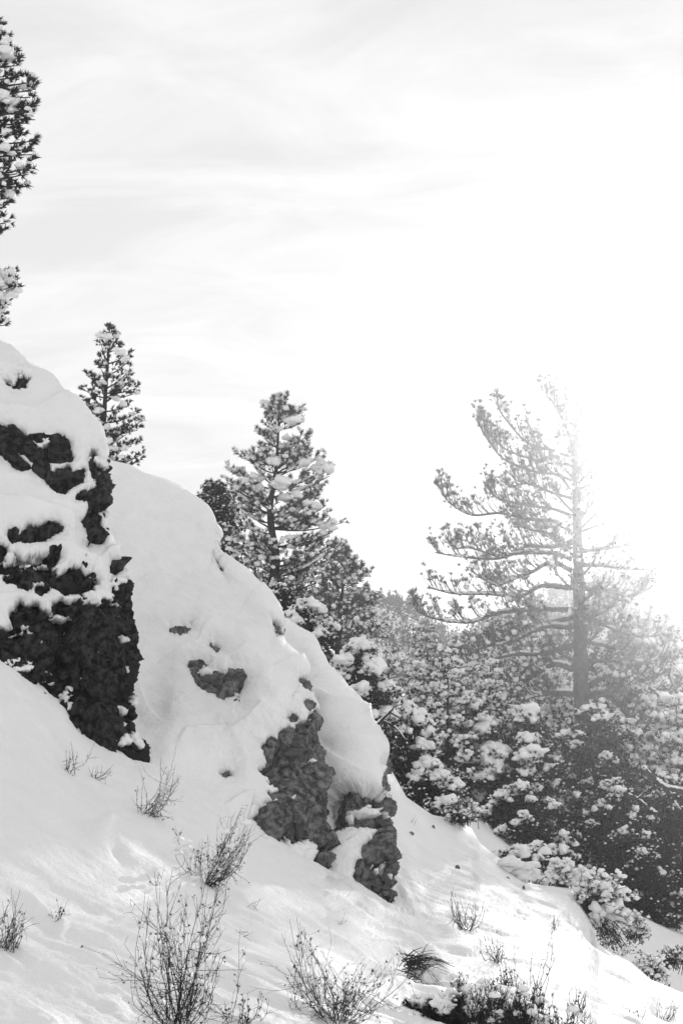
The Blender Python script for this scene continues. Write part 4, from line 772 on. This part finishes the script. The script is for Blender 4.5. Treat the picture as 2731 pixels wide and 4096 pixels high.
# ------------------------------------------------------------------ stones set in the cliffs
def stone_mesh(seed):
    v, f = ICO[2]; r = np.random.default_rng(seed); v = v.copy()
    for _ in range(14):
        n = unit(r.normal(size=3)); c = r.uniform(.35, .75); h = v @ n; v = v - np.maximum(h - c, 0)[:, None] * n
    v = v * (1 + .12 * fbm(v * 2.5 + seed * 3.1, 3, 8))[:, None]; return v, f
SM = []
for k in range(6): v, f = stone_mesh(k); SM.append((v, f))
def stones(Ly, poly, parent, n, mt, rlo, rhi, holes=(), seed=0):
    r = np.random.default_rng(seed); m = polysd(Ly.px, Ly.py, poly)
    for h in holes: m = np.maximum(m, -polysd(Ly.px, Ly.py, h))
    ii, jj = np.where((m < -16) & (Ly.t > .03)); ms = []
    for v, f in SM:
        me = mesh_from('stone', v, f, None, False); me.materials.append(mt); ms.append(me)
    from mathutils import Matrix
    for k in r.choice(len(ii), n, replace=False):
        a, b = ii[k], jj[k]; N_ = Vector(Ly.N[a, b]); s_ = r.uniform(rlo, rhi); p = Vector(Ly.Pt[a, b]) + N_ * (0.01 + s_ * .06)
        o = bpy.data.objects.new('stone', ms[r.integers(0, 6)]); COL.objects.link(o); o.parent = parent
        q = N_.to_track_quat('Z', 'Y').to_matrix().to_4x4()
        o.matrix_world = Matrix.Translation(p) @ q @ Matrix.Rotation(r.uniform(0, 6.28), 4, 'Z') @ Matrix.Diagonal((s_ * r.uniform(.8, 1.5), s_ * r.uniform(.7, 1.1), s_ * .40, 1))
stones(B, B_main, tB, 22, M_ROCKB, .04, .11, B_holes, 1)
stones(C, C_main, tC, 14, M_ROCKB, .04, .09, C_holes, 2)
stones(A, A_main, tA, 26, M_ROCKA, .05, .13, A_holes, 3)
# loose rocks on the right slope
for k, (x_, y_, w_, h_, lb) in enumerate([(1649, 3328, 14, 14, 'small round rock below the snow lip right of the pillar'), (1735, 3308, 9, 14, 'tiny upright rock near the crest of the right slope'), (1833, 3470, 16, 30, 'dark upright rock jutting from the middle of the right slope'),
                                     (2026, 3516, 9, 8, 'tiny rock in the snow of the overhanging slope lip'), (2090, 3560, 10, 34, 'dark narrow rock under the overhanging slope lip'), (1550, 3384, 8, 18, 'small dark rock beside the right edge of the pillar'), (2100, 3520, 22, 24, 'rock supporting the snow overhang at the slope crest')]):
    p, d = onF(x_, y_); s_ = d / FPX; v, f = SM[k % 6]; mb = MB(); mb.add(v * np.array([w_ * s_, w_ * s_, h_ * s_]), f)
    tag(link('rock', mb.mesh('rock'), M_ROCKB, loc=tuple(p + np.array([0, -.02, 0]))), lb, 'rock', 'loose rocks on the right slope')
# snow lumps overhanging the slope crest
mb = MB(); pp = [(2040, 3455, 52, 22), (2075, 3462, 30, 18), (2075, 3500, 44, 26), (2098, 3490, 28, 20)]
for (x_, y_, a, b) in pp: c = P(x_, y_, 18.9); s_ = 18.9 / FPX; blob(mb, c, a * s_ * .85, .22, b * s_ * 1.15, 3, .5, .9)
tag(link('snow_overhang', mb.mesh('snow_overhang'), M_SNOW), 'rounded snow lumps overhanging the right slope crest', 'snow', kind='stuff')

# ------------------------------------------------------------------ dry shrubs
def twig_shrub(name, label, bx, by, tips, n, side=9, thick=.0032, seeds=.4, snow=0.0, group='dry twig shrubs in the snow', curve=.12, seed_sz=.018, depth=None, base_w=.03, spread=.12, dense=1.0):
    if depth is None: b, d = onF(bx, by)
    else: d = depth; b = P(bx, by, d)
    thick *= .55; seeds *= .45; side = side * .62; seed_sz *= .8; n = int(n * .62 + 2)
    s_ = d / FPX; st = MB(); tw = MB(); sn = MB(); pl = Plant(); tips = np.array(tips, float)
    for k in range(n):
        i = rng.integers(0, max(1, len(tips) - 1)); u = rng.uniform(0, 1); t2 = tips[i] * (1 - u) + tips[min(i + 1, len(tips) - 1)] * u
        f_ = rng.uniform(.4, 1.0) if rng.uniform() < .7 else rng.uniform(.9, 1.12); t2 = np.array([bx, by]) * (1 - f_) + t2 * f_ + rng.normal(size=2) * 8
        ln = np.hypot(t2[0] - bx, t2[1] - by) * s_; tip = P(t2[0], t2[1], d + rng.normal() * spread * 2 * min(1, ln)); b0 = b + np.array([rng.normal() * base_w, rng.normal() * base_w, -.05])
        mid = b0 + (tip - b0) * .5 + np.array([(tip[0] - b0[0]) * curve, 0, -ln * .04]) + rng.normal(size=3) * ln * .09
        c = catmull([b0, mid, tip], 12); c[2:-1] += rng.normal(size=(9, 3)) * ln * .006; tube(st, c, thick * rng.uniform(.7, 1.3), thick * .35, 4)
        for _ in range(2):
            j = rng.integers(3, 8); d1 = unit(c[j + 1] - c[j] + rng.normal(size=3) * .35); l1 = ln * rng.uniform(.25, .5); q = catmull([c[j], c[j] + d1 * l1 * .5 + rng.normal(size=3) * l1 * .07, c[j] + d1 * l1 + UP * l1 * .1], 7); tube(st, q, thick * .7, thick * .3, 3)
            for _ in range(int(side * .5)):
                e = q[rng.integers(2, 7)]; d2 = unit(d1 + rng.normal(size=3) * .5); e2 = e + d2 * l1 * rng.uniform(.15, .4); tube(tw, np.array([e, (e + e2) / 2 + rng.normal(size=3) * .004, e2]), thick * .4, thick * .2, 3)
                if rng.uniform() < seeds: pl.tuft(e2, d2, seed_sz * rng.uniform(.5, 1.1))
        for _ in range(int(side * dense)):
            t = rng.uniform(.28, .98); j = int(t * 10.9); p = c[j]; tg = unit(c[j + 1] - c[j]); d1 = unit(tg + rng.normal(size=3) * .45); l1 = ln * rng.uniform(.06, .24) * (1.2 - t * .7)
            q = catmull([p, p + d1 * l1 * .5 + rng.normal(size=3) * l1 * .08, p + d1 * l1 + UP * l1 * .12], 4); tube(tw, q, thick * .5, thick * .22, 3)
            for _ in range(2):
                e = q[rng.integers(1, 4)]; d2 = unit(d1 + rng.normal(size=3) * .6); e2 = e + d2 * l1 * rng.uniform(.2, .5); tube(tw, np.array([e, e2]), thick * .35, thick * .2, 3)
                if rng.uniform() < seeds: pl.tuft(e2 - d2 * seed_sz * .4, d2, seed_sz * rng.uniform(.6, 1.3))
            if rng.uniform() < snow: r_ = rng.uniform(.012, .035) * d / 8; blob(sn, q[2], r_ * 1.2, r_, r_ * .8, 1)
    t = thing(name, label, 'shrub', tuple(b), group)
    link('stems', st.mesh('stems', True, b), M_TWIG, t)['kind'] = 'stuff'; link('twigs', tw.mesh('twigs', True, b), M_TWIG, t)['kind'] = 'stuff'
    if pl.tp: pl.flush(TUFT_BUSH); link('seed_heads', pl.needles.mesh('seed_heads', False, b), M_TWIG, t)['kind'] = 'stuff'
    if sn.n: link('snow_load', sn.mesh('snow_load', True, b), M_SNOWT, t)['kind'] = 'stuff'
    return t
TS = twig_shrub
TS('dry_shrub', 'small bent twig shrub right under the dark left outcrop', 268, 3056, [(245, 2985), (290, 2960), (340, 2950), (400, 2950), (360, 2990)], 9, 7, .005)
TS('dry_shrub', 'tiny sparse tuft beside the bent twigs under the left outcrop', 372, 3090, [(360, 3050), (395, 3040), (450, 3060), (470, 3095)], 12, 4, .004, seeds=.1)
TS('dry_shrub', 'wispy shrub leaning right on the open bank below the outcrop', 570, 3252, [(540, 3110), (560, 3060), (670, 3006), (720, 3070), (715, 3130), (700, 3250), (690, 3280)], 34, 9, .0042, seeds=.2)
TS('dry_shrub', 'tangled leaning shrub holding snow lumps left of the middle cliff', 825, 3525, [(710, 3330), (730, 3260), (790, 3210), (850, 3230), (900, 3280), (960, 3230), (1000, 3190), (1010, 3290), (1005, 3350), (960, 3460)], 60, 13, .0042, seeds=.5, snow=.10)
TS('dry_shrub', 'tall branching dry shrub in the foreground, nearest of all', 715, 4110, [(500, 3850), (600, 3620), (605, 3545), (660, 3530), (710, 3510), (770, 3560), (830, 3530), (900, 3500), (935, 3490), (930, 3680), (920, 3750)], 62, 15, .0042, seeds=.6, snow=.03)
TS('dry_shrub', 'wispy shrub cut off by the left edge of the frame', 12, 3765, [(-60, 3600), (0, 3600), (60, 3560), (80, 3560), (105, 3650), (115, 3660), (70, 3750)], 34, 9, .0036, seeds=.3)
TS('dry_shrub', 'few seed stalks rising from a small snow hollow at left', 225, 3660, [(165, 3615), (195, 3600), (225, 3580), (255, 3600), (270, 3640), (275, 3665)], 8, 5, .003, seeds=.9)
TS('dry_shrub', 'low twigs at the bottom edge right of the tall dry shrub', 960, 4120, [(880, 4040), (940, 4000), (1000, 3960), (1040, 3970), (1090, 3980)], 22, 9, .0032, seeds=.6)
TS('dry_shrub', 'broad dry shrub at the bottom centre with long stalks', 1340, 4120, [(1120, 3900), (1130, 3820), (1180, 3660), (1200, 3690), (1260, 3740), (1350, 3920), (1420, 3870), (1470, 3850), (1530, 3820), (1590, 3780), (1570, 3940)], 70, 13, .0034, seeds=.5)
TS('dry_shrub', 'upright fan of bare stems in the middle of the right slope', 1862, 3712, [(1770, 3600), (1820, 3520), (1815, 3560), (1870, 3565), (1900, 3570), (1925, 3600), (1915, 3640)], 28, 7, .0052, seeds=.3)
TS('dry_shrub', 'second twig clump down-slope from the upright fan of stems', 1985, 3850, [(1905, 3780), (1940, 3690), (1965, 3700), (2000, 3720), (2030, 3760), (2020, 3800)], 22, 7, .0042, seeds=.5)
TS('dry_shrub', 'two long thin stalks standing alone on the right slope', 2155, 3945, [(2060, 3780), (2080, 3770), (2180, 3770), (2200, 3730), (2215, 3640)], 9, 6, .004, seeds=.4)
TS('dry_shrub', 'small wisp by a snow pocket high on the right slope', 2203, 3735, [(2190, 3680), (2215, 3640), (2225, 3620), (2240, 3660)], 16, 5, .004, seeds=.2)
TS('dry_shrub', 'stubby twigs in a hollow at the lower right corner', 2660, 4060, [(2620, 3990), (2640, 3980), (2680, 3990), (2710, 4000), (2700, 4040)], 22, 5, .0045, seeds=.1)
TS('dry_shrub', 'single bent twig left of the lower right hollow', 2515, 4075, [(2500, 4020), (2520, 4010), (2570, 4030)], 5, 6, .0038, seeds=.3)
TS('dry_shrub', 'dense dark twigs along the bottom edge, left part', 1930, 4130, [(1850, 4000), (1890, 3960), (1940, 3930), (1990, 3940), (2040, 3960)], 60, 12, .006, seeds=.8, snow=.06)
TS('dry_shrub', 'dense dark twigs along the bottom edge, middle part', 2080, 4140, [(1980, 4010), (2040, 3960), (2090, 3940), (2140, 3960), (2180, 4000)], 60, 12, .006, seeds=.7, snow=.04)
TS('dry_shrub', 'thinning dark twigs along the bottom edge, right part', 2240, 4150, [(2150, 4040), (2200, 3990), (2260, 4000), (2320, 4020), (2370, 4060)], 40, 10, .0055, seeds=.6, snow=.03)
TS('dry_shrub', 'thin twig line above the dark bottom brush, upper end', 2030, 3930, [(1960, 3880), (2010, 3850), (2050, 3860), (2080, 3900)], 26, 8, .005, seeds=.5)
TS('dry_shrub', 'thin twigs right of the dark bottom brush', 2300, 4030, [(2240, 3990), (2290, 3940), (2330, 3960), (2360, 4000)], 22, 8, .005, seeds=.4)
TS('dry_shrub', 'sparse twigs between the two long stalks and the bottom brush', 2130, 4010, [(2070, 3950), (2120, 3900), (2170, 3920), (2200, 3970)], 34, 9, .005, seeds=.5)
TS('dry_shrub', 'dark twig thicket at the bottom edge right of centre', 1980, 4090, [(1900, 3990), (1950, 3930), (2000, 3910), (2060, 3960)], 50, 12, .0055, seeds=.8, snow=.04)
TS('dry_shrub', 'short leafy twigs poking from the drift beside the grass tuft', 1840, 3990, [(1790, 3920), (1830, 3890), (1880, 3920), (1930, 3930)], 40, 10, .0034, seeds=.9, snow=.12)

for (lb, x_, y_, tp) in [('two thin stalks lying flat right of the tall dry shrub', 985, 3610, [(1055, 3585), (1075, 3600)]), ('thin stalks lying on the snow below the middle cliff', 930, 3700, [(1010, 3690), (1040, 3715), (1020, 3735)]), ('single long stalk lying on the lit snow under the pillar', 1330, 3680, [(1400, 3668), (1440, 3670)]), ('few short twigs poking from the snow right of the pillar', 1650, 3290, [(1640, 3255), (1670, 3265), (1685, 3290)]), ('thin twigs beside the upper right edge of the pillar', 1560, 3190, [(1530, 3140), (1545, 3145)])]:
    TS('dry_stalk', lb, x_, y_, tp, 3, 2, .0035, seeds=.1, group='stray stalks on the snow')
# grass tuft sticking out of a drift
def grass_tuft(name, label, bx, by, tips, n, d, width=.004, base_w=(.1, .1), snowpads=(), cat='grass'):
    b = P(bx, by, d); mb = MB(); tips = np.array(tips, float)
    for _ in range(n):
        i = rng.integers(0, len(tips) - 1); u = rng.uniform(); t2 = tips[i] * (1 - u) + tips[i + 1] * u; f_ = rng.uniform(.4, 1.05)
        b0 = b + np.array([rng.normal() * base_w[0], rng.normal() * .06, rng.normal() * base_w[1]]); tp = P(bx + (t2[0] - bx) * f_, by + (t2[1] - by) * f_, d - rng.uniform(-.1, .25)); ln = np.linalg.norm(tp - b0)
        tube(mb, catmull([b0, b0 + (tp - b0) * .55 + UP * ln * .10, tp], 7), width, width * .3, 3)
    t = thing(name, label, cat, tuple(b)); link('blades', mb.mesh('blades', True, b), M_TWIG, t)['kind'] = 'stuff'
    if snowpads:
        sn = MB()
        for (x_, y_, a, c_) in snowpads: s_ = d / FPX; blob(sn, P(x_, y_, d - .03), a * s_, .12, c_ * s_, 3, .25, .9)
        link('snow_load', sn.mesh('snow_load', True, b), M_SNOW, t)['kind'] = 'stuff'
    return t
_, dg = onF(1640, 3880)
grass_tuft('grass_tuft', 'dark grass tuft bent right out of a snow drift', 1635, 3870, [(1700, 3760), (1740, 3790), (1780, 3850), (1820, 3860), (1800, 3890), (1760, 3960), (1690, 3960)], 95, dg - .25, .0034, (.035, .05), [(1725, 3905, 30, 36), (1690, 3890, 26, 20)])

# frosted brush on the slope crest
def brush(label, bx, by, tips, n, d, frost=.6, pads=(), thick=.006, under=0, fr=.03):
    b = P(bx, by, d); st = MB(); sn = MB(); pl = Plant(); tips = np.array(tips, float)
    for k in range(n):
        i = rng.integers(0, len(tips) - 1); u = rng.uniform(); t2 = tips[i] * (1 - u) + tips[i + 1] * u; f_ = rng.uniform(.45, 1.0)
        b0 = b + rng.normal(size=3) * np.array([.08, .08, .03]); tp = P(bx + (t2[0] - bx) * f_, by + (t2[1] - by) * f_, d + rng.normal() * .25); ln = np.linalg.norm(tp - b0); c = catmull([b0, b0 + (tp - b0) * .5 + UP * ln * .16 + rng.normal(size=3) * .03, tp], 8)
        tube(st, c, thick, thick * .4, 3); upw = tp[2] > b[2] - .15
        for _ in range(5):
            j = rng.integers(3, 8); dd = unit(c[j] - c[j - 1] + rng.normal(size=3) * .5); e = c[j] + dd * ln * rng.uniform(.08, .2); tube(st, np.array([c[j], e]), thick * .5, thick * .3, 3); pl.tuft(e, dd, .035)
            if upw and rng.uniform() < frost: r_ = fr * rng.uniform(.5, 1.3); blob(sn, e + UP * r_ * .5, r_ * 1.2, r_, r_ * .9, 1, .4, .8)
    for (x_, y_, a, c_) in pads:
        s_ = d / FPX
        for _ in range(10): blob(sn, P(x_ + rng.normal() * a * .42, y_ + rng.normal() * c_ * .36, d - .1 + rng.normal() * .10), a * s_ * rng.uniform(.25, .45), a * s_ * .4, c_ * s_ * rng.uniform(.25, .42), 2, .6, .85)
    t = thing('snowy_brush', label, 'shrub', tuple(b), 'frosted brush along the slope crest'); link('stems', st.mesh('stems', True, b), M_TWIG, t)['kind'] = 'stuff'
    pl.flush(TUFT_BUSH); link('leaves', pl.needles.mesh('leaves', False, b), M_NEEDLE, t)['kind'] = 'stuff'
    link('snow_load', sn.mesh('snow_load', True, b), M_SNOWT, t)['kind'] = 'stuff'
brush('large drooping snow-frosted brush hanging over the slope crest', 2345, 3640, [(2290, 3560), (2330, 3490), (2400, 3480), (2470, 3500), (2520, 3560), (2560, 3640), (2560, 3740), (2530, 3820), (2480, 3850), (2420, 3790)], 190, 18.4, .6, [(2400, 3660, 60, 60), (2480, 3650, 60, 50), (2440, 3560, 60, 40)], fr=.035)
brush('white frosted bush just above the saddle of the right slope', 2240, 3560, [(2190, 3530), (2205, 3450), (2240, 3440), (2280, 3450), (2290, 3510)], 80, 19.6, .95, [(2310, 3490, 45, 30), (2290, 3530, 40, 25)], fr=.035)
brush('frosted bush below the large drooping brush, at the slope foot', 2610, 3900, [(2540, 3860), (2570, 3840), (2610, 3835), (2660, 3880), (2680, 3940), (2640, 3950)], 80, 17.5, .8, [(2650, 3900, 30, 25)], fr=.028)
brush('grey brush at the right edge above the slope foot', 2690, 3870, [(2640, 3830), (2680, 3790), (2730, 3790), (2760, 3830)], 60, 19, .3, fr=.025)
brush('grassy frosted brush at the crest left of the dark juniper', 1840, 3290, [(1770, 3270), (1800, 3220), (1850, 3190), (1900, 3200), (1930, 3260)], 90, 20, .35, [(1880, 3250, 35, 20)], fr=.028)
brush('frosted twigs right of the large drooping brush', 2540, 3760, [(2510, 3690), (2540, 3660), (2580, 3680), (2590, 3730)], 50, 19.2, .8, fr=.03)

# dark shrub half buried at the bottom edge
pl = clump_bush(.34, .30, 46, .09, .035, cap=.9, dens=60, snow=.75, frost=.05, fill=.8); _, dd0 = onF(1800, 4060)
bush_obj(pl, 'low_shrub', 'dark low shrub half buried in snow at the bottom edge', 'shrub', place(1800, 3995, .34, dd0 - .1), M_NEEDLE)
pl = clump_bush(.30, .26, 40, .08, .033, cap=.9, dens=60, snow=.6, frost=.05, fill=.8)
bush_obj(pl, 'low_shrub', 'dark low shrub in snow right of the half buried one', 'shrub', place(2010, 4020, .30, dd0 - .1), M_NEEDLE)

# dead branch and broken snag
def dead(name, label, lines, d, r, group=None):
    root = thing(name, label, 'branch', tuple(P(*lines[0][0][0], d))); org = P(*lines[0][0][0], d); wd = MB(); tws = MB(); sn = MB()
    for k, (ln, rr) in enumerate(lines):
        c = catmull([P(x_, y_, d + .15 * math.sin(i * 1.3 + k)) for i, (x_, y_) in enumerate(ln)], 5 * len(ln)); tube(wd if k < 2 else tws, c, r * rr, r * rr * .4, 6 if k < 2 else 4, .1)
        if k < 3: snow_line(sn, c, r * rr * .8, .9, .0, .9, .8)
        for _ in range(5):
            j = rng.integers(1, len(c) - 1); e = c[j] + np.array([rng.normal() * .12, rng.normal() * .1, -abs(rng.normal()) * .16]); tube(tws, np.array([c[j], (c[j] + e) / 2 + rng.normal(size=3) * .02, e]), r * rr * .3, r * .06, 3)
    link('wood', wd.mesh('wood', True, org), M_BARK, root); link('twigs', tws.mesh('twigs', True, org), M_BARK, root)['kind'] = 'stuff'; link('snow_load', sn.mesh('snow_load', True, org), M_SNOWT, root)['kind'] = 'stuff'
dead('dead_branch', 'bare drooping dead branch right of the pillar crest', [(Z5([(1140, 810), (1220, 750), (1310, 665)]), 1), (Z5([(1245, 755), (1330, 800), (1400, 880), (1440, 960)]), .6), (Z5([(1230, 770), (1240, 850), (1260, 950), (1275, 980)]), .4), (Z5([(1300, 690), (1400, 750), (1440, 800)]), .4), (Z5([(1260, 760), (1290, 850), (1310, 920)]), .35), (Z5([(1310, 665), (1330, 640), (1390, 620)]), .4)], 19.5, .03)
z7 = lambda l: [(1500 + x * .785, 2600 + y * .785) for x, y in l]
dead('broken_snag', 'broken snow-topped snag leaning in from the right edge', [(z7([(1365, 610), (1420, 660), (1480, 700), (1568, 715), (1640, 730)]), 1), (z7([(1475, 700), (1500, 770), (1530, 860)]), .55), (z7([(1500, 720), (1530, 780), (1568, 830)]), .4), (z7([(1480, 740), (1420, 780), (1390, 800)]), .35)], 24.5, .06)
dead('fallen_branch', 'snow-dusted fallen branch low between the right evergreens', [(z7([(1270, 735), (1330, 760), (1400, 810), (1450, 840)]), 1), (z7([(1330, 760), (1380, 720), (1420, 690)]), .5)], 24.0, .04)
